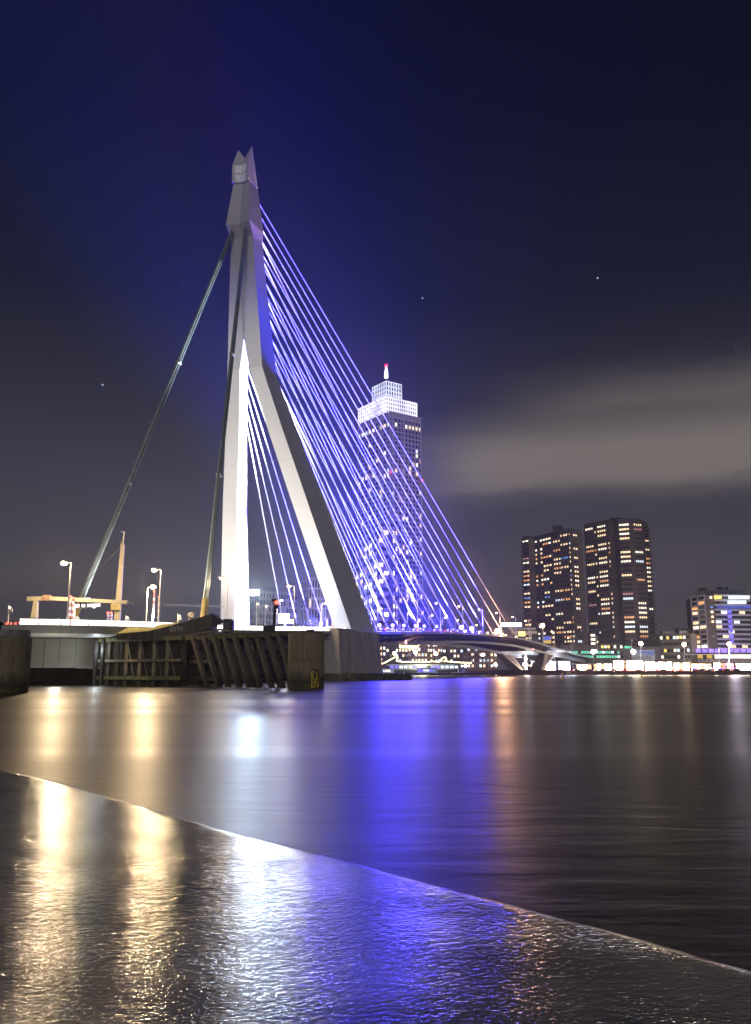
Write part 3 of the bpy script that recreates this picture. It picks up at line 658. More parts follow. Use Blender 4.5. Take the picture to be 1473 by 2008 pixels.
# signal mast
sm = thing('signal_mast', 'dark shipping signal mast with one red light on the fender deck', 'signal mast', dp(536, 1240, -6))
def sp_(px_, py_, Y=104.5): return at(px_, py_, Y)
part('pole', MB().tube(sp_(536.5, 1243), sp_(539.5, 1176), .2, .17, n=8), M_blk, sm); part('cable_box', MB().box(sp_(527, 1235), (1.3, 1.0, 1.0)), M_blk, sm)
part('base_frame', MB().bar(sp_(519, 1228.5), sp_(540, 1227), .6, .14), M_blk, sm); part('top_cap', MB().box(sp_(537.5, 1177), (.55, .4, .35)), M_blk, sm)
hd = part('signal_head', MB().box(sp_(541.8, 1185), (.55, .45, 1.1)), M_blk, sm)
part('red_lens', MB().sphere(sp_(543, 1181.5, 104.2), .27), glow('red_lens', (1, .05, .03), 9), hd); part('hood', MB().box(sp_(541.8, 1190, 104.2), (.7, .5, .1)), M_blk, hd)

# left dolphin
dc = V((xof(4, 78.3, 3), 78.3, 0)); dr = 2.42
dl = thing('mooring_dolphin', 'round plank-clad mooring dolphin with a grey concrete cap at the left edge', 'dolphin', dc)
pl = MB(); pl.box((0, 0, 0), (.235, .16, 1)); plm2 = pl.mesh('plank')
for k in range(62):
    a = 2 * math.pi * k / 62; z0, z1 = -.9, 5.15 + random.uniform(-.02, .02)
    o = link('plank', plm2, (M_woodp, M_wood, M_woodp)[(k * 5) % 3], dl, loc=V((math.sin(a) * (dr + random.uniform(-.02, .03)), -math.cos(a) * dr, (z0 + z1) / 2))); o.rotation_euler = (0, 0, a); o.scale = (1, 1, z1 - z0)
part('core', MB().tube(dc - V((0, 0, 1)), dc + V((0, 0, 5.1)), dr - .12, n=32), M_blk, dl)
part('concrete_cap', MB().tube(dc + V((0, 0, 5.17)), dc + V((0, 0, 5.8)), dr - .1, n=30), mat('cap_concrete', (.26, .26, .25), .9, .35, 1.2, .6, stretch=(2, 2, .4)), dl)
part('algae_band', MB().tube(dc - V((0, 0, .5)), dc + V((0, 0, .42)), dr + .1, n=40, cap=False), M_algae, dl)
bl = part('bollard', MB().tube(dc + V((-.2, -.9, 5.8)), dc + V((-.2, -.9, 6.25)), .3, .26, n=10), M_blk, dl); part('bollard_head', MB().sphere(dc + V((-.2, -.9, 6.35)), .42, sz=.6), M_blk, bl)

# ------------------------------------------------------------------ furniture on the left deck
def on(px_, s): t = tpx(px_, s, 1); return D(t, s, 0)
def up(px_, py_, base): return at(px_, py_, base.y)
# leaning mast with stay and gantry beam
b = on(229, -4); mt = thing('leaning_mast', 'tall cream mast leaning right with a forked tip on the left deck', 'mast', b)
p0, p1 = V((b.x, b.y, b.z)), up(241, 1066, b)
q = MB(); q.loft([[p0 + V((x * .46, y * .4, 0)) for x, y in ((-1, -1), (1, -1), (1, 1), (-1, 1))], [p1 + V((x * .26, y * .25, 0)) for x, y in ((-1, -1), (1, -1), (1, 1), (-1, 1))]]); part('mast_column', q, M_cream, mt)
q = MB(); q.bar(p1 + V((.1, 0, -.3)), p1 + V((-.5, 0, .35)), .3); part('mast_fork', q, M_dsteel, mt)
q = MB(); tp = up(243.5, 1045, b); q.tube(p1, tp, .09, n=6); q.bar(tp, tp + V((-.5, 0, .25)), .07); q.bar(tp, tp + V((.15, 0, .35)), .07); part('antenna', q, M_white, mt)
q = MB(); q.tube(p1 + V((-.2, 0, -.4)), up(150, 1160, b), .05, n=5); part('stay_wire', q, M_dsteel, mt)
q = MB(); q.box(p0.lerp(p1, .27) + V((-.1, -.8, 0)), (1.5, .6, 1.0)); part('bracket', q, M_yel if False else mat('ochre_paint', (.35, .28, .12), .7, .3, 1), mt)
b2 = on(66, -6); gn = thing('overhead_gantry', 'cream overhead gantry beam on a raking post across the left deck', 'gantry', b2)
q = MB(); a0, a1 = up(65, 1232, b2), up(71, 1178, b2); q.loft([[a0 + V((x * .5, y * .4, 0)) for x, y in ((-1, -1), (1, -1), (1, 1), (-1, 1))], [a1 + V((x * .28, y * .3, 0)) for x, y in ((-1, -1), (1, -1), (1, 1), (-1, 1))]]); part('raking_post', q, M_cream, gn)
pts_ = [(54, 1174.5), (98, 1173.5), (170, 1177), (228, 1180), (250, 1181)]; gw = [.62, .55, .5, .5, .5]
for (a, c), (d, e), w in zip(pts_, pts_[1:], gw): part('beam', MB().bar(up(a, c, b2), up(d, e, b2), .5, w), M_cream, gn)
part('counterweight', MB().box(up(92, 1172.5, b2), (1.1, .8, .8)), mat('brown_paint', (.25, .17, .12), .7, .3, 1), gn)
part('tip', MB().bar(up(250, 1181, b2), up(260, 1183, b2), .3, .25), M_dsteel, gn)
for a, c in (((-30, 1171), (54, 1173)), ((-30, 1177), (54, 1175.5))): part('wire', MB().tube(up(*a, b2), up(*c, b2), .035, n=5), M_dsteel, gn)
# lit traffic gantry arm
b3 = on(144, -8); tg = thing('lit_sign_arm', 'white post with a brightly lit horizontal sign arm under the cream gantry', 'sign arm', b3)
part('post', MB().tube(b3, up(145, 1184, b3), .28, .25, n=8), M_white, tg); part('arm', MB().bar(up(143, 1188.5, b3), up(196, 1186.5, b3), .3, .42), glow('sign_arm_white', (1, .93, .8), 1.9, .3), tg)
for px_ in (160, 171): part('signal_box', MB().box(up(px_, 1188.5, b3) - V((0, .4, 0)), (.22, .2, .85)), M_dsteel, tg)
for px_ in (148, 186): part('lamp_cluster', MB().sphere(up(px_, 1189, b3) - V((0, .3, 0)), .3, 8, 5), glow('cluster', (1, .92, .75), 8), tg)
part('top_lights', MB().bar(up(159, 1174, b3), up(177, 1174, b3), .2, .22), glow('top_lights', (1, .95, .85), 3), tg)
part('round_sign', MB().tube(up(151, 1215, b3) - V((0, .3, 0)), up(151, 1215, b3) - V((0, .35, 0)), .5, n=16), glow('round_sign_lit', (1, .92, .75), .8), tg)
# raised striped barrier booms
def boom(px_, ytop, s, label):
    b = on(px_, s); g = thing('barrier_boom', label, 'barrier boom', b, group='raised red and white barrier booms'); h = up(px_, ytop, b).z - b.z; n = max(6, int(h / .55)); b_ = V(b)
    part('boom_pivot', MB().box(b_ + V((0, 0, .45)), (.6, .6, .9)), M_red, g)
    for k in range(n):
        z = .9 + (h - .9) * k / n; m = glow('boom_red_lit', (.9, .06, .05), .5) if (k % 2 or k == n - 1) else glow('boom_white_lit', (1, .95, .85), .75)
        part('boom_stripe', MB().box(b_ + V((0, 0, z + (h - .9) / n / 2)), (.27, .2, (h - .9) / n)), m, g)
    part('tip_lamp', MB().sphere(b_ + V((0, -.2, h)), .2, 8, 5), glow('boom_tip', (1, .12, .08), 4), g)
for a in ((135, 1170, -9, 'left boom of the tall pair of raised red and white barriers by the first lamp'), (141, 1173, -10, 'right boom of the tall pair of raised red and white barriers by the first lamp'),
          (211, 1202, -9, 'left boom of the short pair of raised red and white barriers before the cream mast'), (217.5, 1202, -10, 'right boom of the short pair of raised red and white barriers before the cream mast'),
          (299.5, 1160, -9, 'tall red and white raised barrier left of the twin lamps'), (310, 1171, -10, 'red and white raised barrier close beside the third lamp post')): boom(*a)
# slim signal posts
for px_, yt_, lab in ((17, 1186, 'thin pink signal post with a small bracket left of the gantry'), (115, 1212, 'short grey post behind the railing left of the striped barriers'), (247, 1206, 'white signal post with a lamp bracket right of the cream mast'), (349, 1203, 'thin white signal post above the deflector'), (503, 1180, 'slender silver mast before the hotel with two small lamps'), (520, 1185, 'slender grey mast just left of the red signal')):
    b = on(px_, -12.8); g = thing('signal_post', lab, 'signal post', b); tp = up(px_, yt_, b)
    part('post', MB().tube(b, tp, .09, .07, n=6), M_white, g); part('bracket', MB().box(tp + V((.35, 0, -.8)), (.5, .15, .5)), M_grey, g)
    part('lamp', MB().sphere(tp + V((.3, -.2, -.4)), .16, 8, 5), glow('signal_lamp', (1, .8, .5), 5), g)
b = on(18, -13); g = thing('red_lamp_box', 'cluster of small red lamps on the deck beside the dolphin', 'lamps', b)
for k in range(4): part('red_lamp', MB().sphere(b + V((-.9 + k * .6, 0, .5)), .14, 8, 5), glow('red_lens', (1, .05, .03), 9), g)
for a, c, e in ((320, 1184.5, 1189), (320, 1187, 1191)):
    q = MB(); P_ = 150; q.tube(at(a, c, P_), at(440, e, P_), .028, n=5); solo('tram_wire', q, M_dsteel, 'pale %s tram wire strung between the far lamps and the pylon' % ('upper' if c < 1186 else 'lower'), 'wire')
# spot projector with a dish beside the deflector
b = on(371, -10); g = thing('dish_projector', 'tilted dish projector on a short stalk left of the deflector point', 'projector', b)
part('stalk', MB().tube(b, up(371, 1212, b), .12, n=6), M_cream, g); part('dish', MB().tube(up(373, 1211, b), up(376, 1206.5, b) - V((0, .6, 0)), .25, .55, n=12), M_cream, g)

# cars standing on the bridge
CARC = [(.03, .03, .035), (.35, .35, .36), (.02, .04, .12), (.25, .03, .03), (.5, .5, .48), (.1, .1, .1)]
M_tail = glow('tail_light', (1, .04, .03), 16); M_headl = glow('headlight', (1, .96, .88), 22)
def make_car(ci, label, loc, rz):
    f = thing('parked_car', label, 'car', (0, 0, 0), group='cars standing in line')
    prof = [(-2.1, .35), (2.1, .35), (2.15, .62), (1.9, .85), (1.0, .95), (-1.9, .98), (-2.15, .75)]
    m = MB(); m.loft([[V((x, y, z)) for x, z in prof] for y in (-.86, .86)]); part('body', m, mat('car_paint_%s' % ['black', 'silver', 'navy', 'maroon', 'white', 'graphite'][ci], CARC[ci], .3, .05, 1), f)
    m = MB(); m.loft([[V((x, y, z)) for x, z in ((-1.75, .96), (.95, .94), (.45, 1.42), (-1.2, 1.44))] for y in (-.74, .74)]); part('cabin', m, M_glass, f)
    for x in (-1.35, 1.35):
        for y in (-.82, .82):
            w = part('wheel', MB().tube((x, y - .1, .33), (x, y + .1, .33), .33, n=12), M_blk, f); part('rim', MB().tube((x, y * 1.14 - .02, .33), (x, y * 1.14 + .02, .33), .19, n=8), M_grey, w)
    for y in (-.62, .62):
        part('headlight', MB().sphere((2.1, y, .68), .16, 8, 5), M_headl, f); part('tail_light', MB().sphere((-2.12, y, .8), .15, 8, 5), M_tail, f)
    f.location = loc; f.rotation_euler = (0, 0, rz); return f
protos = []
cn = 0
for lane, lab in ((-9.5, 'near lane'), (8.5, 'far lane')):
    for i, t in enumerate([-101, -94, -86, -79, -71, -52, -43, -34, -27, -12, 18, 34, 60, 92] if lane < 0 else [-96, -70, -48, -30, 6, 28, 45, 75]):
        p, d = path(t); rz = math.atan2(d.y, d.x) + (math.pi if lane > 0 else 0); ci = (cn * 5 + 1) % 6; cn += 1
        l = '%s %s car from the left standing in the %s of the bridge' % (ordn[i], ['black', 'silver', 'navy', 'maroon', 'white', 'graphite'][ci], lab)
        src = next((c for k, c in protos if k == ci), None)
        if src is None: src = make_car(ci, l, D(t, lane, .02), rz); protos.append((ci, src))
        else: dup(src, D(t, lane, .02), rz, l)
# lamps among the traffic behind the signal mast
b = on(563, -4); g = thing('lamp_panel', 'dazzling bluish white lamp panel on the deck behind the signal mast', 'lamp panel', b)
part('panel', MB().box(up(557, 1213, b), (2.4, .3, 2.0)), glow('dazzle', (.55, .65, 1), 7), g); part('lower_panel', MB().box(up(565, 1219, b), (2.6, .3, .8)), glow('dazzle2', (.75, .8, 1), 5), g)
part('stand', MB().box(up(559, 1224, b), (.3, .3, 1.4)), M_grey, g)
light('panel_light', 'POINT', up(559, 1210, b) - V((0, 1.5, 0)), 1.3e4, (.62, .75, 1), parent=g, shadow_soft_size=2.0)
# ------------------------------------------------------------------ buildings
G = {'warm': glow('window_warm', (1, .72, .42), 1.7, .5, .9), 'orange': glow('window_orange', (1, .45, .16), 1.2, .4, .9), 'white': glow('window_white', (1, .88, .68), 2.0, .4, .9),
     'cool': glow('window_cool', (.75, .88, 1), 1.7, .4, .9), 'blue': glow('window_blue', (.15, .35, .9), .9, .3, .9), 'pink': glow('window_pink', (.9, .4, .4), .6, .3, .9),
     'dim': glow('window_dim', (.8, .72, .6), .22, .5, .9), 'led': glow('window_led_blue', (.16, .12, 1), 1.6, .4, .5), 'green': glow('window_green', (.15, .9, .55), .9, .4, .5),
     'yellow': glow('window_yellow', (1, .75, .15), 1.8, .4, .9), 'violet': glow('window_violet', (.35, .2, 1), 1.6, .4, .5), 'dark': M_glass}
def pick(pal):
    r = random.random() * sum(w for _, w in pal)
    for k, w in pal:
        r -= w
        if r <= 0: return k
    return pal[-1][0]
wcache = {}; wcount = {}
def window(par, a, b, z, h, key, out):
    """one window box between plan points a and b (world), standing a little proud of the core wall"""
    n = wcount.get(par.name, 0); m = G[key]
    d = (b - a); w = d.length; rz = math.atan2(d.y, d.x); c = (a + b) / 2 + out * .06
    if n >= 296:
        wcache.setdefault(par.name, {}).setdefault(key, MB()).box(V((c.x, c.y, z)), (w, .12, h), rz=rz); return
    wcount[par.name] = n + 1; k = (round(w, 1), round(h, 1), key)
    if k not in wcache:
        me = MB().box((0, 0, 0), (k[0], .12, k[1])).mesh('window'); me.materials.append(m); wcache[k] = me
    o = link('window', wcache[k], None, par, loc=V((c.x, c.y, z)) - par.location); o.rotation_euler = (0, 0, rz)
def flush_windows(par):
    for key, mb in wcache.pop(par.name, {}).items():
        part('window_field', mb, G[key], par, kind='stuff')
def facade(par, a, b, z0, z1, nf, cols, pal, lit, mwall, hw=.62, depth=.35, piers=True, floors=True, lump=1, dark='dark', rowlit=None, slab_m=None):
    """windows on the wall from plan point a to b: cols = fractions (f0, f1) along it; raised piers and floor bands leave the windows recessed"""
    a = V((a[0], a[1], 0)); b = V((b[0], b[1], 0)); d = (b - a); ln = d.length; d.normalize(); out = V((d.y, -d.x, 0)); fh = (z1 - z0) / nf; rz = math.atan2(d.y, d.x)
    if piers:
        q = MB(); e = 0.0
        for (f0, f1) in list(cols) + [(1, 1)]:
            w = (f0 - e) * ln
            if w > .05: c = a + d * (e * ln + w / 2) + out * depth / 2; q.box(V((c.x, c.y, (z0 + z1) / 2)), (w, depth, z1 - z0), rz=rz)
            e = f1
        part('facade_piers', q, mwall, par)
    if floors:
        q = MB(); c = a + d * ln / 2 + out * (depth - .04) / 2
        for k in range(nf + 1): q.box(V((c.x, c.y, z0 + k * fh)), (ln - .02, depth - .04, fh * (1 - hw)), rz=rz)
        part('floor_bands', q, slab_m or mwall, par)
    for k in range(nf):
        z = z0 + (k + .5) * fh; on_ = None
        rl = lit if rowlit is None else rowlit.get(nf - 1 - k, lit)
        for i, (f0, f1) in enumerate(cols):
            if i % lump == 0: on_ = pick(pal) if random.random() < rl else dark
            window(par, a + d * f0 * ln, a + d * f1 * ln, z, fh * hw, on_, out)
def even(n, gap=.3): return [((i + gap / 2) / n, (i + 1 - gap / 2) / n) for i in range(n)]
def pxy(px_, Y, z=20): return (xof(px_, Y, z), Y)
def core(par, poly, z0, z1, m, name='wall'): return part(name, MB().prism([V((p[0], p[1], 0)) for p in poly], z0, z1), m, par)
WARM = [('warm', 5), ('orange', 2), ('white', 3), ('cool', .6), ('blue', .25), ('pink', .4)]

# --- tall skyscraper with lit crown
m_z = mat('skyscraper_stone', (.55, .47, .55), .6, .1, .1); m_zl = mat('skyscraper_white_bands', (.75, .70, .78), .6, .1, .2)
M_crown = glow('crown_floodlight_glow', (.86, .84, 1), 1.3, .35, .08); M_crown2 = glow('lantern_floodlight_glow', (.75, .78, 1), 1.1, .3, .1)  # crown frames glow by emission in place of floodlighting on them
YZ = 560.0
def tower_box(pc, pl, pr, Y, rot, z=120):
    """plan corners (left-back, front corner, right-back, rear) of a box whose near corner is in column pc"""
    c = V(pxy(pc, Y, z)); r = R(rot); dr_ = V((math.cos(r), math.sin(r))); dl_ = V((-math.sin(r), math.cos(r)))
    def hit(px_, d):
        lo, hi = 0, 200
        for _ in range(40):
            m = (lo + hi) / 2; q = c + d * m; x = 736.5 + q.x / (q.y * cp + (z - HC) * sp) * F
            if (x < px_) == (d.x > 0): lo = m
            else: hi = m
        return lo
    wr, wl_ = hit(pr, dr_), hit(pl, dl_); return c + dl_ * wl_, c, c + dr_ * wr, c + dl_ * wl_ + dr_ * wr
zt_ = zof(808, YZ, 757); z1c = zof(776, YZ, 757); z2c = zof(741, YZ, 757)
tw = thing('skyscraper', 'very tall skyscraper with a stepped white glowing crown and spire behind the cables', 'skyscraper', (*pxy(757, YZ), 1.7))
sh = tower_box(766, 702, 826, YZ, 35, zt_); core(tw, [sh[0], sh[1], sh[2], sh[3]], 1.7, zt_, m_z)
random.seed(11)
zl_ = zt_ - 3.5
ZP = [('warm', 4), ('white', 3), ('cool', 1), ('pink', .5)]
rl = {0: 0, 1: .75, 2: 0.05, 3: 0, 11: .45, 12: .15, 10: .1}
rl = {i: rl.get(i, .09 if i < 24 else .17) for i in range(60)}
facade(tw, sh[1], sh[2], 4, zl_, 52, even(9, .42), ZP, .07, m_z, hw=.72, rowlit=rl, slab_m=m_zl)
facade(tw, sh[0], sh[1], 4, zl_, 52, even(9, .42), ZP, .07, m_z, hw=.72, rowlit={**rl, 11: .5, 12: .4}, slab_m=m_zl)
mb = MB()
for f in (.06, .42, .97): p = sh[1].lerp(sh[2], f); mb.box((p.x, p.y - .3, zt_ / 2), (.5, .7, zt_), rz=R(35))
for f in (.03, .72, .96): p = sh[0].lerp(sh[1], f); mb.box((p.x, p.y - .3, zt_ / 2), (.5, .7, zt_), rz=R(35))
part('corner_fins', mb, m_zl, tw)
part('parapet', MB().prism([V((*p, 0)) + (V((*p, 0)) - V((*((sh[0] + sh[2]) / 2), 0))) * .02 for p in (sh[0], sh[1], sh[2], sh[3])], zt_, zt_ + .5), m_zl, tw)
def crown(pc, pl, pr, zb, ztp, nf, nc, name, m, Y, hw=.55):
    q = tower_box(pc, pl, pr, Y, 35, ztp); cc = (q[0] + q[2]) / 2
    k = part(name, MB().prism([V((*(cc + (p - cc) * .965), 0)) for p in (q[0], q[1], q[2], q[3])], zb, ztp - .6), M_glass, tw)
    for a, b in ((q[0], q[1]), (q[1], q[2]), (q[2], q[3]), (q[3], q[0])):
        mb = MB(); d = (b - a); ln = d.length; d.normalize(); rz = math.atan2(d.y, d.x); fh = (ztp - zb) / nf
        for i in range(nc + 1): p = a + d * (ln * i / nc); mb.box((p.x, p.y, (zb + ztp) / 2), (ln / nc * .38, .5, ztp - zb), rz=rz)
        for i in range(1 if hw > .6 else 1, nf + 1): c = (a + b) / 2; mb.box((c.x, c.y, zb + i * fh - .2), (ln, .46, fh * (1 - hw) * .8), rz=rz)
        part('crown_frame', mb, m, k)
    return q
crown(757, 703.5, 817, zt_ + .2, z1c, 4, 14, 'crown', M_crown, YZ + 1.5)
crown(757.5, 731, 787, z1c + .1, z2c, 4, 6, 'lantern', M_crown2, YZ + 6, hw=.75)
c_ = at(757.5, 741, YZ + 14)
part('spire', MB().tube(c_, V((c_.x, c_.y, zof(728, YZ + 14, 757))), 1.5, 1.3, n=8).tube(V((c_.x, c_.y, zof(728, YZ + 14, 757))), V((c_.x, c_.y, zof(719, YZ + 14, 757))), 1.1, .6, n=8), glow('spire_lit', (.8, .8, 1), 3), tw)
part('red_beacon', MB().sphere(V((c_.x, c_.y, zof(717, YZ + 14, 757))), 1.2), glow('beacon', (1, .02, .06), 7), tw)
part('red_beacon', MB().sphere(V((*(sh[1] + V((0, -.8))), zof(926, YZ, 761))), .55), glow('beacon', (1, .02, .06), 7), tw)
part('red_beacon', MB().sphere(V((*(sh[2] + V((.3, -.8))), zof(932, YZ, 828))), .6), glow('beacon', (1, .02, .06), 7), tw)
flush_windows(tw)
# --- lower residential block before the skyscraper
random.seed(5)
m_ann = mat('annex_brick', (.12, .10, .16), .7, .2, .3); YA = 520
an = thing('residential_block', 'dark mid-height block with lit balconies in front of the skyscraper, seen through the cables', 'apartment block', (*pxy(735, YA), 1.7))
qa = tower_box(742, 682, 782, YA, 12, 50); ztA = zof(1036, YA, 742); core(an, list(qa), 1.7, ztA, m_ann)
AP = [('white', 4), ('warm', 3), ('pink', .6)]
facade(an, qa[0], qa[1], 3, ztA, 17, even(7, .35), AP, .22, m_ann, hw=.5, slab_m=m_z, lump=2, rowlit={4: .6, 6: .45, 10: .3, 11: .3})
facade(an, qa[1], qa[2], 3, ztA, 17, [(0.02, .24), (.27, .5), (.72, .8), (.86, .94)], AP, .62, m_ann, hw=.5, slab_m=m_z)
part('roof_terrace', MB().prism([V((*p, 0)) for p in (qa[0].lerp(qa[1], .4), qa[1], qa[2], qa[3])], ztA, ztA + 3.2), m_ann, an)
flush_windows(an)
wn_ = thing('low_office_wing', 'dark low wing lined with lit rooms beside the residential block', 'office', (*pxy(800, 540), 1.7))
q = tower_box(800, 783, 838, 545, 12, 30); zw = zof(1180, 545, 800); core(wn_, list(q), 1.7, zw, m_ann); facade(wn_, q[1], q[2], 3, zw, 9, even(6), ZP, .25, m_ann, hw=.5); flush_windows(wn_)

# --- white hotel with grid windows, left between the legs
random.seed(3)
m_h = mat('hotel_render', (.40, .38, .36), .8, .08, .1); YH = 600
ht = thing('white_hotel', 'pale hotel slab with a regular grid of dark windows between the pylon legs', 'hotel', (*pxy(520, YH), 1.7))
pa, pb, pc = V(pxy(476, 640)), V(pxy(507, YH)), V(pxy(581, 625)); zh = zof(1160, YH, 507)
core(ht, [pa, pb, pc, pc + V((-6, 30)), pa + V((6, 30))], 1.7, zh, m_h)
facade(ht, pb, pc, 3, zh, 11, even(13, .38), [('dim', 1)], .12, m_h, hw=.6); facade(ht, pa, pb, 3, zh, 11, even(6, .38), [('dim', 1)], .1, m_h, hw=.6)
part('roof_plant', MB().prism([V((*pxy(512, 612), 0)), V((*pxy(545, 612), 0)), V((*pxy(542, 625), 0)), V((*pxy(516, 625), 0))], zh, zof(1153, 612)), M_dsteel, ht)
sg_ = part('roof_sign', MB().box(at(497, 1162, 596), (8.6, .8, 4.2)), glow('roof_sign_white', (.75, .92, 1), 4.5), ht)
sl_ = light('sign_light', 'AREA', at(497, 1162, 594.5), 1.0e5, (.62, .80, 1), aim=(0, 0, 2), parent=ht, shape='RECTANGLE', size=8.6, size_y=4.2)
part('sign_frame', MB().box(at(497, 1169, 597), (7, .4, 2)), M_dsteel, ht); flush_windows(ht)
# --- bluish grid tower
m_g = mat('violet_lit_stone', (.62, .52, .70), .8, .1, .1)
gt = thing('grid_office', 'bluish office tower with tall narrow windows just left of the near pylon leg', 'office tower', (*pxy(620, 600), 1.7))
pa, pb, pc = V(pxy(590, 618)), V(pxy(604, 600)), V(pxy(676, 612)); zg = zof(1134, 600, 620)
core(gt, [pa, pb, pc, pc + V((0, 25)), pa + V((0, 25))], 1.7, zg, m_g)
facade(gt, pb, pc, 3, zg, 9, even(13, .36), [('warm', 1), ('dim', 2)], .08, m_g, hw=.82, rowlit={7: .4, 8: .4}); facade(gt, pa, pb, 3, zg, 9, even(3, .36), [('dim', 1)], .1, m_g, hw=.82); flush_windows(gt)

# --- twin dark towers
random.seed(21)
m_t = mat('brown_brick_tower', (.16, .135, .12), .85, .15, .2); m_ts = mat('tower_balcony_slab', (.17, .15, .14), .8, .1, .3)
def dark_tower(label, poly, ztop, nf, faces, box_px):
    t_ = thing('residential_tower', label, 'residential tower', (*pxy(poly[len(poly) // 2][0], poly[len(poly) // 2][1]), 1.7), group='twin dark residential towers')
    P = [V(pxy(a, b, 50)) for a, b in poly]; core(t_, P + [P[-1] + V((4, 26)), P[0] + V((10, 18))], 1.7, ztop, m_t)
    z1 = ztop - 2.2
    order = sorted(faces, key=lambda f: f[0])
    for i, cols, lit, lump in order:
        facade(t_, P[i], P[i + 1], 4.5, z1, nf, cols, WARM, lit, m_t, hw=.42, depth=.5, lump=lump, dark=None or 'dark', floors=True)
    for i in range(len(P) - 1):
        mid = (P[i] + P[i + 1]) / 2; d = P[i + 1] - P[i]; part('parapet', MB().box((mid.x, mid.y - .2, ztop + .1), (d.length, .8, 1.0), rz=math.atan2(d.y, d.x)), m_ts, t_)
    a, b, zz, yy = box_px; part('lift_house', MB().prism([V((*pxy(a, yy, 80), 0)), V((*pxy(b, yy, 80), 0)), V((*pxy(b, yy + 10, 80), 0)), V((*pxy(a, yy + 10, 80), 0))], ztop - 1, zz), M_blk, t_)
    # balcony stacks on the narrow outer face
    return t_, P, z1
Y1 = 600
poly1 = [(1029, 640), (1042, 632), (1053, 640), (1088, 618), (1125, 600), (1127.5, 603), (1147, 612)]
z_1 = zof(1037, 600, 1125)
t1, P1, zt1 = dark_tower('left-hand of the twin dark residential towers, wide plain face at right', poly1, z_1, 29,
    [(0, [(.05, .45), (.5, .95)], .62, 2), (2, [(.05, .16), (.34, .46), (.5, .62), (.66, .78), (.82, .95)], .46, 2), (3, [(.08, .16), (.2, .3), (.36, .44), (.47, .55), (.62, .72), (.75, .85), (.93, .99)], .50, 3), (5, [(.1, .28), (.32, .5)], .55, 2)], (1087, 1107, zof(1031.5, 612, 1097), 610))
flush_windows(t1)
poly2 = [(1154, 628), (1178, 616), (1205, 604), (1213, 612), (1222, 606), (1245, 602), (1268, 606), (1271, 614), (1281, 618)]
z_2 = zof(1019, 604, 1205)
t2, P2, zt2 = dark_tower('right-hand and taller of the twin dark residential towers, more windows lit', poly2, z_2, 31,
    [(0, [(.1, .22), (.26, .38), (.42, .54), (.58, .7), (.82, .94)], .5, 4), (1, [(.08, .2), (.24, .36), (.4, .52), (.56, .68), (.85, .93)], .52, 4), (4, [(.06, .24), (.28, .46), (.5, .68), (.72, .9)], .5, 4), (5, [(.3, .44), (.48, .62), (.66, .8), (.84, .96)], .34, 4), (7, [(.15, .5), (.55, .9)], .5, 2)], (1201, 1226, zof(1016, 612, 1213), 610))
flush_windows(t2)
# balconies that make the outer edge of each tower uneven
for t_, P_, i0, i1, zt0, nf in ((t1, P1, 0, 1, zt1, 29), (t2, P2, 7, 8, zt2, 31)):
    a, b = P_[i0], P_[i1]; d = b - a; rz = math.atan2(d.y, d.x); c = (a + b) / 2; o_ = V((d.y, -d.x)).normalized()
    for k in range(nf): z = 4.5 + (zt0 - 4.5) * k / nf; part('balcony', MB().box((c.x + o_.x * .9 + (-1 if i0 == 0 else 1) * .8, c.y + o_.y * .9, z + .5), (d.length * .9, 1.5, 1.0), rz=rz), m_ts, t_)

# --- low plinth building with green-lit floors before the towers
random.seed(9)
gp = thing('green_lit_plinth', 'low dark building with two rows of green lit windows below the twin towers', 'office', (*pxy(1170, 560), 1.7))
pa, pb = V(pxy(1103, 560)), V(pxy(1221, 560)); zg = zof(1265, 560); core(gp, [pa, pb, pb + V((0, 30)), pa + V((0, 30))], 1.7, zg, m_t)
za, zb_ = zof(1292, 560), zof(1275, 560); facade(gp, pa, pb, za, zb_, 2, even(20, .12), [('green', 5), ('cool', 1)], .85, m_t, hw=.55)
facade(gp, V(pxy(1178, 559)), V(pxy(1221, 559)), zof(1273, 560), zof(1264, 560), 1, even(7, .3), [('white', 1), ('yellow', 1)], .7, m_t, hw=.6); flush_windows(gp)
st2 = thing('stair_tower', 'narrow bright stair tower with stacked lit windows between the twin towers', 'stair tower', (*pxy(1165, 575), 1.7))
pa, pb = V(pxy(1158, 575)), V(pxy(1169, 575)); core(st2, [pa, pb, pb + V((0, 6)), pa + V((0, 6))], 1.7, zof(1240, 575), m_t); facade(st2, pa, pb, zof(1290, 575), zof(1242, 575), 6, [(.1, .9)], [('white', 2), ('yellow', 1)], .9, m_t, hw=.55)
pb2 = thing('grey_plinth', 'grey windowless plinth to the right of the green lit building', 'building', (*pxy(1250, 575), 1.7))
pa, pb = V(pxy(1215, 575)), V(pxy(1300, 575)); core(pb2, [pa, pb, pb + V((0, 20)), pa + V((0, 20))], 1.7, zof(1268, 575), mat('grey_render', (.2, .19, .2), .8, .1, .1)); part('window', MB().box(at(1232, 1269, 574), (5, .4, 1.6)), G['green'], pb2)
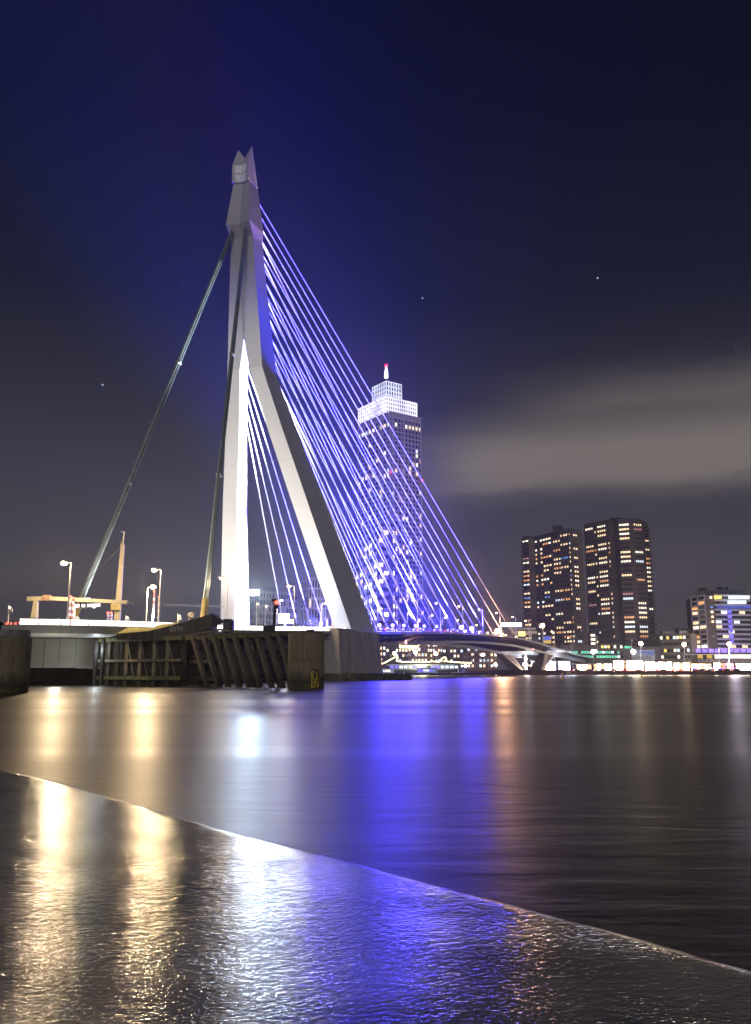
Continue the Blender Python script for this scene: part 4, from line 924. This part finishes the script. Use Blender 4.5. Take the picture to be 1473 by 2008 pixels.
# --- billboard
bb = thing('billboard', 'wide billboard with a blue sky and a white building picture below the right tower', 'billboard', at(1262, 1300, 540))
part('panel', MB().box(at(1262, 1285, 540), (15.0, .4, 6.2)), glow('billboard_pale', (.42, .45, .5), .42), bb); M_bbb = glow('billboard_blue', (.08, .2, .75), .5)
q = MB(); q.prism([(0, 0), (9.6, 0), (9.6, .1), (0, .1)], 0, 3.0); bp = MB(); c = at(1262, 1285, 539.6)
bp.add([V((c.x - 4.5, c.y, c.z + 2.8)), V((c.x + 7.2, c.y, c.z + 2.8)), V((c.x + 7.2, c.y, c.z - .4)), V((c.x + 1.5, c.y, c.z + .4))] + [V((c.x - 4.5, c.y + .1, c.z + 2.8)), V((c.x + 7.2, c.y + .1, c.z + 2.8)), V((c.x + 7.2, c.y + .1, c.z - .4)), V((c.x + 1.5, c.y + .1, c.z + .4))],
       [(0, 3, 2, 1), (4, 5, 6, 7), (0, 1, 5, 4), (1, 2, 6, 5), (2, 3, 7, 6), (3, 0, 4, 7)]); part('blue_sky_print', bp, M_bbb, bb)
for k in range(7): part('figure_print', MB().box(V((c.x - 6 + k * 1.7, c.y, c.z - 1.8 + (k % 3) * .3)), (.9, .1, 1.6 + (k % 2) * .6)), mat('billboard_grey', (.12, .13, .16), .8, .1, 1), bb)
for x_ in (1246, 1278): part('post', MB().tube(at(x_, 1295, 540), at(x_, 1312, 540), .25, n=6), M_grey, bb)
part('frame', MB().bar(at(1240, 1275.4, 539.6), at(1284, 1275.4, 539.6), .5, .35).bar(at(1240, 1294.6, 539.6), at(1284, 1294.6, 539.6), .5, .35), M_white, bb)
# --- olive office
random.seed(4)
m_o = mat('olive_render', (.22, .23, .16), .8, .08, .2); oo = thing('olive_office', 'five storey olive grey office with two aerials on its roof', 'office', (*pxy(1330, 560), 1.7))
pa, pb, pc = V(pxy(1295, 575)), V(pxy(1353, 560)), V(pxy(1365, 563)); zo = zof(1243, 560, 1330); core(oo, [pa, pb, pc, pc + V((0, 25)), pa + V((0, 25))], 1.7, zo, m_o)
facade(oo, pa, pb, 5, zo, 5, even(9, .25), [('white', 2), ('yellow', 1), ('cool', 1)], .38, m_o, hw=.45, slab_m=mat('olive_band', (.30, .28, .20), .8, .1, .2))
part('blank_end_wall', MB().prism([V((*p, 0)) for p in (pb + V((.3, -1.4)), pc + V((.4, -1.4)), pc + V((.4, 0)), pb + V((.3, 0)))], zof(1280, 560), zo + .4), mat('cream_wall', (.42, .37, .25), .8, .1, .2), oo)
part('roof_plant', MB().box(at(1338, 1237, 566), (8, 6, 3.4)), M_blk, oo); part('plant_window', MB().box(at(1340, 1239.5, 562.8), (4.8, .2, 1.6)), G['dim'], oo); part('roof_box', MB().box(at(1308, 1240.5, 568), (8, 5, 1.8)), m_o, oo)
for x_ in (1332, 1344): part('aerial', MB().tube(at(x_, 1236, 566), at(x_, 1215, 566), .13, .08, n=5), M_grey, oo)
flush_windows(oo)
# --- white apartment block at right
random.seed(8)
m_w = mat('white_bands', (.75, .70, .72), .8, .08, .2); m_wc = mat('brown_core', (.20, .165, .13), .85, .1, .3)
ab = thing('banded_apartment_block', 'pale apartment block with long white bands and a brown stair shaft at the right edge', 'apartment block', (*pxy(1400, 560), 1.7))
pa, p1_, p2_, pc = V(pxy(1361, 580)), V(pxy(1390, 560)), V(pxy(1407, 561)), V(pxy(1560, 575)); zw = zof(1167, 560, 1400)
core(ab, [pa, p1_, p2_, pc, pc + V((0, 22)), pa + V((5, 22))], 1.7, zw, mat('recess_wall', (.12, .10, .11), .8, .2, .5))
zlo = zof(1272, 560)
facade(ab, pa, p1_, zlo, zw, 11, [(.08, .46), (.54, .94)], [('warm', 3), ('orange', 1.5), ('white', 2)], .36, m_w, hw=.6, slab_m=m_w)
rlw = {0: .1, 1: 0, 2: 0, 9: .0, 10: .5}
facade(ab, p2_, pc, zlo, zw, 11, even(26, .12), [('warm', 3), ('white', 1), ('cool', 1)], .12, m_w, hw=.58, piers=False, slab_m=m_w, lump=2, rowlit=rlw)
part('stair_shaft', MB().prism([V((*p, 0)) for p in (p1_ + V((0, -.7)), p2_ + V((0, -.7)), p2_, p1_)], 1.7, zw), m_wc, ab)
for k, key in ((10, 'white'), (7, 'white'), (6, 'warm'), (5, 'warm'), (2, 'dim'), (8, 'blue')): part('stair_window', MB().box(V(((p1_.x + p2_.x) / 2 + .5, p1_.y - .85, zlo + (zw - zlo) * (k + .5) / 11)), (1.6, .2, 1.6)), G[key], ab)
zr = lambda k: zlo + (zw - zlo) * (10 - k + .5) / 11
part('lit_room', MB().box(V((xof(1410, 559, 40), 558.5, zr(0))), (5, .3, 2.2)), G['yellow'], ab)
for x_, w in ((1440, 6), (1455, 8), (1466, 5)): part('lit_room', MB().box(V((xof(x_, 559, 40), 559, zr(0))), (w, .3, 2.4)), G['cool'], ab)
for x_, w in ((1436, 5), (1450, 9), (1460, 4)): part('lit_room', MB().box(V((xof(x_, 559, 40), 559, zr(1))), (w, .3, 2.2)), G['cool'], ab)
part('blue_band', MB().box(V((xof(1445, 559, 40), 559.4, zr(2))), (26, .3, 2.0)), glow('blue_band_light', (.08, .14, .8), .6, .4, .3), ab)
for k in range(3, 10): part('blue_panel', MB().box(V((xof(1431, 559, 40), 558.9, zr(k))), (2.6, .3, 1.9)), G['led'], ab)
part('roof_house', MB().prism([V((*pxy(1366, 572, 45), 0)), V((*pxy(1468, 568, 45), 0)), V((*pxy(1466, 580, 45), 0)), V((*pxy(1370, 584, 45), 0))], zw, zof(1158, 570)), mat('roof_house', (.12, .13, .15), .7, .2, .3), ab)
part('roof_plant', MB().box(at(1378, 1158, 574), (4.5, 3, 3.4)), M_blk, ab)
for x_ in (1409, 1415, 1425): part('roof_fan', MB().box(at(x_, 1154, 574), (1.9, 1.6, 1.7)), M_blk, ab)
part('canopy', MB().box(V((xof(1432, 556, 12), 556, zof(1283.5, 556))), (62, 5, .5)), m_w, ab)
for k in range(11): x_ = 1369 + 12.5 * k; part('violet_panel', MB().box(V((xof(x_, 557, 20), 557, zof(1276, 557))), (3.4, .4, 2.5)), G['violet'], ab)
for x_ in (1373, 1391): part('yellow_sign', MB().box(V((xof(x_, 553, 12), 553, zof(1287.5, 553))), (3.4, .3, 2.4)), glow('yellow_sign', (.9, .55, .03), .8), ab)
for k in range(24): x_ = 1404 + 4.2 * k; part('shop_window', MB().box(V((xof(x_, 553.5, 10), 553.5, zof(1287.5 if True else 0, 553))), (1.1, .3, 2.4)), G['white'], ab)
mb = MB()
for k in range(46): mb.box(V((xof(1370 + 2.6 * k, 552, 8), 552, zof(1298, 552))), (.3, .3, 3.6))
part('fence_screen', mb, m_w, ab, kind='stuff'); flush_windows(ab)

# --- brick flats and quay buildings under the bridge
random.seed(13)
m_b1 = mat('brown_brick', (.20, .11, .07), .85, .2, .4); m_b2 = mat('dark_brick', (.12, .09, .07), .85, .2, .4); m_b3 = mat('tan_brick', (.27, .19, .12), .85, .15, .4)
for px0, px1, py, m, nf, nc, lab, lit in ((738, 757, 1254, m_b1, 5, 3, 'narrow brown brick block beside the pier, seen below the deck', .5), (757, 800, 1250, m_b2, 6, 7, 'dark flats with a long lit yellow shop band below the deck', .3), (800, 838, 1247, m_b3, 6, 6, 'tan brick flats in the middle below the deck', .4),
        (838, 868, 1250, m_b3, 6, 6, 'tan gabled flats below the deck, right of the middle', .35), (868, 915, 1262, m_b2, 5, 7, 'dark flats with balconies below the deck', .3), (915, 975, 1268, m_b1, 4, 8, 'low brown flats behind the bare trees below the deck', .5)):
    Yb = 500; t_ = thing('brick_flats', lab, 'apartment block', (*pxy(px0, Yb), 1.7)); pa, pb = V(pxy(px0, Yb)), V(pxy(px1, Yb)); zz = zof(py, Yb); core(t_, [pa, pb, pb + V((0, 15)), pa + V((0, 15))], 1.7, zz, m)
    facade(t_, pa, pb, 3.5, zz, nf, even(nc, .42), [('warm', 2), ('white', 3), ('cool', 1.2)], lit, m, hw=.5)
    part('roof', MB().prism([V((p[0], p[1], 0)) for p in (pa - V((.4, .4)), pb + V((.4, -.4)), pb + V((.4, 15)), pa + V((-.4, 15)))], zz, zz + .6), m_t, t_)
    if px0 == 757: part('shop_band', MB().box(at(802, 1268.5, Yb - 2), (11.5, .5, 1.5)), glow('shop_band_yellow', (1, .95, .45), 3), t_)
    flush_windows(t_)
# round street lamps on the far quay
k_ = 0
for px_, py_, w in ((774, 1281, 0), (855, 1282, 0), (815, 1279, 1), (947, 1284, 0), (972, 1303, 0), (913, 1306, 0), (1009, 1303, 0), (1028, 1303, 0)):
    P_ = at(px_, py_, 455); g = thing('quay_lamp', '%s globe lamp from the left on the quay under the bridge' % ordn[k_], 'street lamp', (P_.x, P_.y, 1.7), group='globe lamps on the quay'); k_ += 1
    part('pole', MB().tube((P_.x, P_.y, 1.7), P_, .1, n=6), M_dsteel, g); part('globe', MB().sphere(P_, 1.0 if px_ < 900 else .8), M_lampw if w else glow('quay_globe', (1, .72, .45), 40, sample=True), g)
light('north_pier_light', 'POINT', W(0, vc, 7), 3500, (1, .7, .5), shadow_soft_size=.6)
light('north_pier_light', 'POINT', W(6, vc + 34, 5), 9000, (.9, .9, 1), shadow_soft_size=.6)
# pavilions on the quay, glazed and lit from inside
M_pav = [glow('pavilion_warm', (1, .66, .36), 19, .5, .35, True), glow('pavilion_white', (1, .84, .62), 30, .4, .35, True), glow('pavilion_lilac', (.75, .7, 1), 28, .5, .35, True), glow('pavilion_orange_dim', (1, .42, .18), 2.2, .6, .6), glow('pavilion_pink', (1, .35, .45), 2.5, .5, .5)]
random.seed(17)
pv = [(1047, 1083, 1295, 1312, 2, 'lilac glazed hall beside the V pier'), (1083, 1118, 1296, 1311, 2, 'low white-blue glazed hall under the end of the deck'), (1125, 1160, 1302, 1318, 0, 'first small warm pavilion right of the bridge end'), (1165, 1200, 1301, 1318, 1, 'second small white pavilion right of the bridge end'),
      (1204, 1262, 1295, 1317, 1, 'long bright white market pavilion below the billboard'), (1266, 1318, 1297, 1317, 1, 'bright white market pavilion left of the olive office'), (1322, 1352, 1299, 1317, 0, 'warm market pavilion before the olive office'), (1356, 1395, 1301, 1317, 0, 'warm pavilion with violet lamps at the foot of the banded block'), (1400, 1440, 1299, 1316, 1, 'white pavilion before the shop windows'), (1444, 1490, 1300, 1316, 1, 'white pavilion cut by the right edge')]
for x0, x1, y0, y1, mi, lab in pv:
    Yp = 462; g = thing('quay_pavilion', lab, 'pavilion', (*pxy((x0 + x1) / 2, Yp, 3), 1.7), group='lit pavilions along the far quay'); z0, z1 = 1.7, zof(y0, Yp); X0, X1 = xof(x0, Yp, 4), xof(x1, Yp, 4)
    part('wall', MB().prism([(X0, Yp + .3), (X1, Yp + .3), (X1, Yp + 8), (X0, Yp + 8)], z0, z1 - .3), m_ts, g); part('roof', MB().box(((X0 + X1) / 2, Yp + 3.6, z1), (X1 - X0 + .8, 9.2, .35)), m_ts, g)
    n = max(3, int((X1 - X0) / 1.7)); w = (X1 - X0) / n
    for k in range(n): part('pane', MB().box((X0 + w * (k + .5), Yp + .1, (z0 + z1) / 2 - .1), (w - .22, .2, z1 - z0 - .7)), (M_pav[mi] if random.random() < .74 else random.choice([M_pav[(mi + 1) % 3], M_pav[3], M_pav[4], M_glass, M_pav[3]])), g)
    part('kerb_counter', MB().box(((X0 + X1) / 2, Yp - .9, z0 + .45), (X1 - X0, .6, .9)), random.choice([m_b2, M_red, m_t]), g)
# people's bustle: stacked crates / stalls in front: small coloured stalls
for k, (px_, c) in enumerate(((1362, 'violet'), (1378, 'pink'), (1392, 'cool'), (1412, 'led'), (1428, 'pink'), (1445, 'violet'))):
    p = at(px_, 1310, 452); g = thing('market_stall', '%s small %s lit market stall from the left on the quay at the right' % (ordn[k], {'violet': 'violet', 'pink': 'pink', 'cool': 'white', 'led': 'blue'}[c]), 'market stall', (p.x, p.y, 1.7))
    q = MB(); q.add([(p.x - 1.9, p.y - 1.3, 4.1), (p.x + 1.9, p.y - 1.3, 4.1), (p.x + 1.9, p.y + 1.3, 4.1), (p.x - 1.9, p.y + 1.3, 4.1), (p.x, p.y, 5.3)], [(0, 1, 4), (1, 2, 4), (2, 3, 4), (3, 0, 4), (3, 2, 1, 0)]); part('awning', q, M_red if k % 2 else M_white, g)
    part('counter', MB().box((p.x, p.y - 1, 2.3), (3, .8, 1.2)), m_b2, g); part('glow_panel', MB().box((p.x, p.y - .4, 3.3), (2.8, .2, .9)), G[c], g)
    for sx_ in (-1.7, 1.7): part('post', MB().tube((p.x + sx_, p.y - 1.2, 1.7), (p.x + sx_, p.y - 1.2, 4.1), .08, n=5), M_grey, g)
for x_, e_, c_l in ((1120, 5000, (.85, .85, 1)), (1180, 6000, (1, .9, .8)), (1250, 12000, (1, .72, .42)), (1340, 8000, (1, .8, .62))): light('far_quay_fill', 'POINT', at(x_, 1299, 452), e_, c_l, shadow_soft_size=3)  # points without fixtures, added to strengthen the quay light and its glints
light('far_quay_fill', 'POINT', V((xof(1440, 500), 500, 14)), 36000, (.9, .8, 1), shadow_soft_size=2)  # added light without a fixture, brightens the banded apartment block
# street lamps of the far road, right
for k, (px_, py_, yb, w) in enumerate(((1064, 1227, 1262, 0), (1124, 1246, 1275, 2), (1164, 1278, 1296, 1), (1242, 1278, 1296, 1), (1257, 1262, 1310, 0), (1342, 1264, 1305, 0), (1430, 1263, 1310, 0), (1171, 1250, 1280, 2), (1239, 1256, 1290, 2), (1410, 1270, 1300, 2))):
    Yq = 505; p = at(px_, py_, Yq); b_ = at(px_, yb, Yq); g = thing('road_lamp', '%s tall road lamp from the left on the north bank, %s' % (ordn[k], ('glowing orange', 'glowing bluish white', 'with a pale unlit head')[w]), 'street lamp', b_, group='road lamps on the north bank')
    part('pole', MB().tube(b_, p, .2, .14, n=6), M_grey if w else M_white, g); part('head', MB().box(p + V((0, 0, .3)), (1.8, .5, .25)), M_grey, g)
    part('globe', MB().sphere(p, 1.25 if w == 0 else (1.35 if w == 1 else .5)), (glow('far_sodium', (1, .55, .22), 60, sample=True), M_lampw, G['dim'])[w], g)
# petrol canopy with lit sign behind the bridge
pc_ = thing('station_canopy', 'flat canopy with a long white lit sign and yellow panel beyond the bridge end', 'canopy', (*pxy(1020, 520), 10))
part('lit_sign', MB().box(at(1003, 1225, 519), (12.8, .6, 2.5)), glow('station_sign', (.72, .9, 1), 3.6), pc_); part('roof', MB().box(at(1022, 1233.5, 522), (17.5, 8, 1.6)), mat('canopy_grey', (.35, .38, .45), .6, .1, .5), pc_)
part('yellow_panel', MB().box(at(1023.5, 1243, 518), (4.4, .4, 3.2)), glow('station_yellow', (1, .85, .3), 1.4), pc_); part('fascia', MB().box(at(1030, 1240, 520), (15, .4, 1.6)), G['dim'], pc_)
for x_ in (1005, 1038, 1042): part('post', MB().tube(at(x_, 1235, 520), at(x_, 1300, 520), .35, n=6), M_white, pc_)
fg = thing('two_tone_banner', 'blue and yellow banner beside the far lamps in front of the left tower', 'banner', at(1076, 1262, 500))
part('blue_half', MB().box(at(1073, 1251.5, 500), (4.6, .2, 2.2)), glow('banner_blue', (.06, .12, .8), .9), fg); part('yellow_half', MB().box(at(1073.5, 1258.5, 500), (4.8, .2, 2.0)), glow('banner_yellow', (.85, .55, .08), .8), fg); part('pole', MB().tube(at(1065.5, 1250, 500), at(1065.5, 1275, 500), .12, n=5), M_grey, fg)

# ------------------------------------------------------------------ boats, buoys, trees
def boat(px0, px1, Y, zh, label, wind, hullm, deckh=2.4):
    X0, X1 = xof(px0, Y, 1), xof(px1, Y, 1); g = thing('moored_boat', label, 'boat', ((X0 + X1) / 2, Y, 0)); ln = X1 - X0
    def ring(z, e, w): return [V((X0 + e, Y, z)), V((X0 + 4 + e, Y - w, z)), V((X1 - 5 - e, Y - w, z)), V((X1 - e * .5, Y, z)), V((X1 - 5 - e, Y + w, z)), V((X0 + 4 + e, Y + w, z))]
    part('hull', MB().loft([ring(-.5, 1.2, 1.9), ring(.6, .4, 2.5), ring(zh, 0, 2.8)]), hullm, g); part('gunwale', MB().loft([ring(zh + .003, 0, 2.86), ring(zh + .15, 0, 2.86)]), M_white, g)
    if wind:
        part('cabin', MB().prism([(X0 + 4, Y - 1.9), (X1 - 6, Y - 1.9), (X1 - 6, Y + 1.9), (X0 + 4, Y + 1.9)], zh + .15, zh + deckh), M_white, g); n = int((ln - 11) / 1.5)
        for k in range(n): part('window', MB().box((X0 + 4.8 + k * 1.5, Y - 1.95, zh + deckh * .55), (1.15, .12, .95)), G[pick(wind)], g)
        part('cabin_roof', MB().box(((X0 + X1) / 2 - 1, Y, zh + deckh + .1), (ln - 9.4, 4.2, .16)), M_grey, g)
    return g
random.seed(2)
boat(803, 880, 430, 1.0, 'long low passenger boat with blue lit windows moored below the deck', [('cool', 3), ('blue', 2), ('led', 1)], M_blk)
boat(884, 935, 432, 1.1, 'short dark barge with a white cabin moored right of the passenger boat', [('cool', 1), ('dark', 2)], m_b2, 1.9)
boat(700, 795, 436, .8, 'dark low barge partly behind the pier platform', [('cool', 2), ('white', 2)], M_blk)
fs_ = thing('festoon_ship', 'moored ship outlined by yellow festoon lights in a zigzag over its deck', 'ship', at(820, 1316, 439))
Yf = 441; part('hull', MB().box(at(825, 1318, Yf), (44, 5, 2.2)), M_blk, fs_); part('deckhouse', MB().box(at(825, 1308, Yf), (36, 4, 3.0)), mat('ship_house', (.22, .25, .28), .6, .2, .4), fs_)
fpts = [(748, 1302), (756, 1299), (775, 1288.5), (781, 1289), (777, 1296), (790, 1298), (838, 1298), (848, 1297), (862, 1298), (868, 1290), (874, 1288.5), (876, 1297), (900, 1299), (925, 1300)]
M_fest = glow('festoon_bulb_light', (1, .93, .42), 7)
for (a, b), (c, d) in zip(fpts, fpts[1:]):
    p, q_ = at(a, b, Yf - 3), at(c, d, Yf - 3); st0 = part('festoon_cable', MB().tube(p, q_, .12, n=5), M_fest, fs_)
    n = max(1, int((q_ - p).length / 1.1))
    for k in range(n): part('bulb', MB().sphere(p.lerp(q_, (k + .5) / n), .38, 6, 4), M_fest, st0)
for k in range(16): part('window', MB().box(at(760 + k * 9, 1308, Yf - 2.1), (1.7, .15, 1.3)), G[pick([('cool', 3), ('led', 2), ('green', 1), ('dark', 2)])], fs_)
light('festoon_light', 'POINT', at(830, 1302, 432), 9000, (1, .9, .5), shadow_soft_size=2)
for px_, Y, s_, lab in ((1103, 205, 1.0, 'yellow cone buoy floating before the V pier'), (1258, 300, .8, 'small yellow buoy floating further right')):
    p = V((xof(px_, Y, 0), Y, 0)); g = thing('buoy', lab, 'buoy', p); part('float', MB().tube(p - V((0, 0, .3)), p + V((0, 0, .35 * s_)), .55 * s_, .45 * s_, n=12), M_yel, g); part('cone', MB().tube(p + V((0, 0, .35 * s_)), p + V((0, 0, 1.3 * s_)), .35 * s_, .1, n=10), M_yel, g); part('top_mark', MB().sphere(p + V((0, 0, 1.45 * s_)), .18 * s_, 8, 5), M_yel, g)
def tree(px_, py_, Y, lab, r=.28, seed=1):
    rnd = random.Random(seed); b = V((xof(px_, Y, 3), Y, 1.7)); h = zof(py_, Y) - 1.7; g = thing('bare_tree', lab, 'tree', b, group='bare winter trees on the quay'); cr_ = MB()
    part('trunk', MB().tube(b, b + V((0, 0, h * .45)), r, r * .65, n=7), M_bark, g)
    def br_(p, d, l, r_, n):
        q = p + d * l; cr_.tube(p, q, r_, r_ * .6, n=4, cap=False)
        if n == 0: return
        for _ in range(3):
            e = (d + V((rnd.uniform(-.7, .7), rnd.uniform(-.7, .7), rnd.uniform(-.1, .5)))).normalized(); br_(q - d * l * rnd.uniform(0, .3), e, l * rnd.uniform(.6, .8), r_ * .6, n - 1)
    for _ in range(4): br_(b + V((0, 0, h * .42)), V((rnd.uniform(-.5, .5), rnd.uniform(-.5, .5), 1)).normalized(), h * .24, r * .5, 4)
    part('crown', cr_, M_bark, g)
for k, (px_, py_) in enumerate(((930, 1284), (939, 1280), (954, 1288), (903, 1290), (1306, 1296), (1226, 1297))): tree(px_, py_, 457 if px_ > 1000 else 450, '%s bare tree from the left along the far quay' % ordn[k], seed=k + 1)
for px_, py_, lab in ((506, 1200, 'small bare tree before the hotel, left of the red signal'), (527, 1208, 'young dark tree before the hotel, just left of the signal pole'), (613, 1215, 'low dark shrub-like tree before the grid office')):
    b = on(px_, 14); g = thing('young_tree', lab, 'tree', b); tp = up(px_, py_, b); part('trunk', MB().tube(b, b.lerp(tp, .6), .12, .08, n=6), M_bark, g); q = MB(); rn = random.Random(px_)
    for _ in range(70): c = tp + V((rn.gauss(0, .7), rn.gauss(0, .6), rn.gauss(-.6, .7))); q.box(c, (.22, .18, .14), rz=rn.random() * 3)
    part('crown', q, mat('dark_leaves', (.04, .05, .03), .8, .4, 2), g)
# parked cars on the far quay, red tail lights towards the water
random.seed(31)
for k in range(15):
    px_ = 1105 + k * 24.5 + random.uniform(-6, 6); Y = 450.5; ci, src = protos[k % len(protos)]
    dup(src, (xof(px_, Y, 2), Y, 1.72), random.choice([math.pi / 2, 0, math.pi / 2, -math.pi / 2]), '%s car from the left parked on the far quay, %s' % (ordn[k], ['black', 'silver', 'navy', 'maroon', 'white', 'graphite'][ci]), group='cars parked on the far quay')

# ------------------------------------------------------------------ the air
hz = bpy.data.materials.new('haze_air'); hz.use_nodes = True; t = hz.node_tree; t.nodes.clear(); o = t.nodes.new('ShaderNodeOutputMaterial'); v = t.nodes.new('ShaderNodeVolumePrincipled')
v.inputs['Density'].default_value = .00023; v.inputs['Color'].default_value = (.9, .9, .92, 1); v.inputs['Anisotropy'].default_value = .5; t.links.new(v.outputs[0], o.inputs['Volume'])
mb = MB(); mb.box((0, 1700, 129), (5200, 3700, 262)); ho = link('haze', mb.mesh('haze'), hz, kind='stuff')
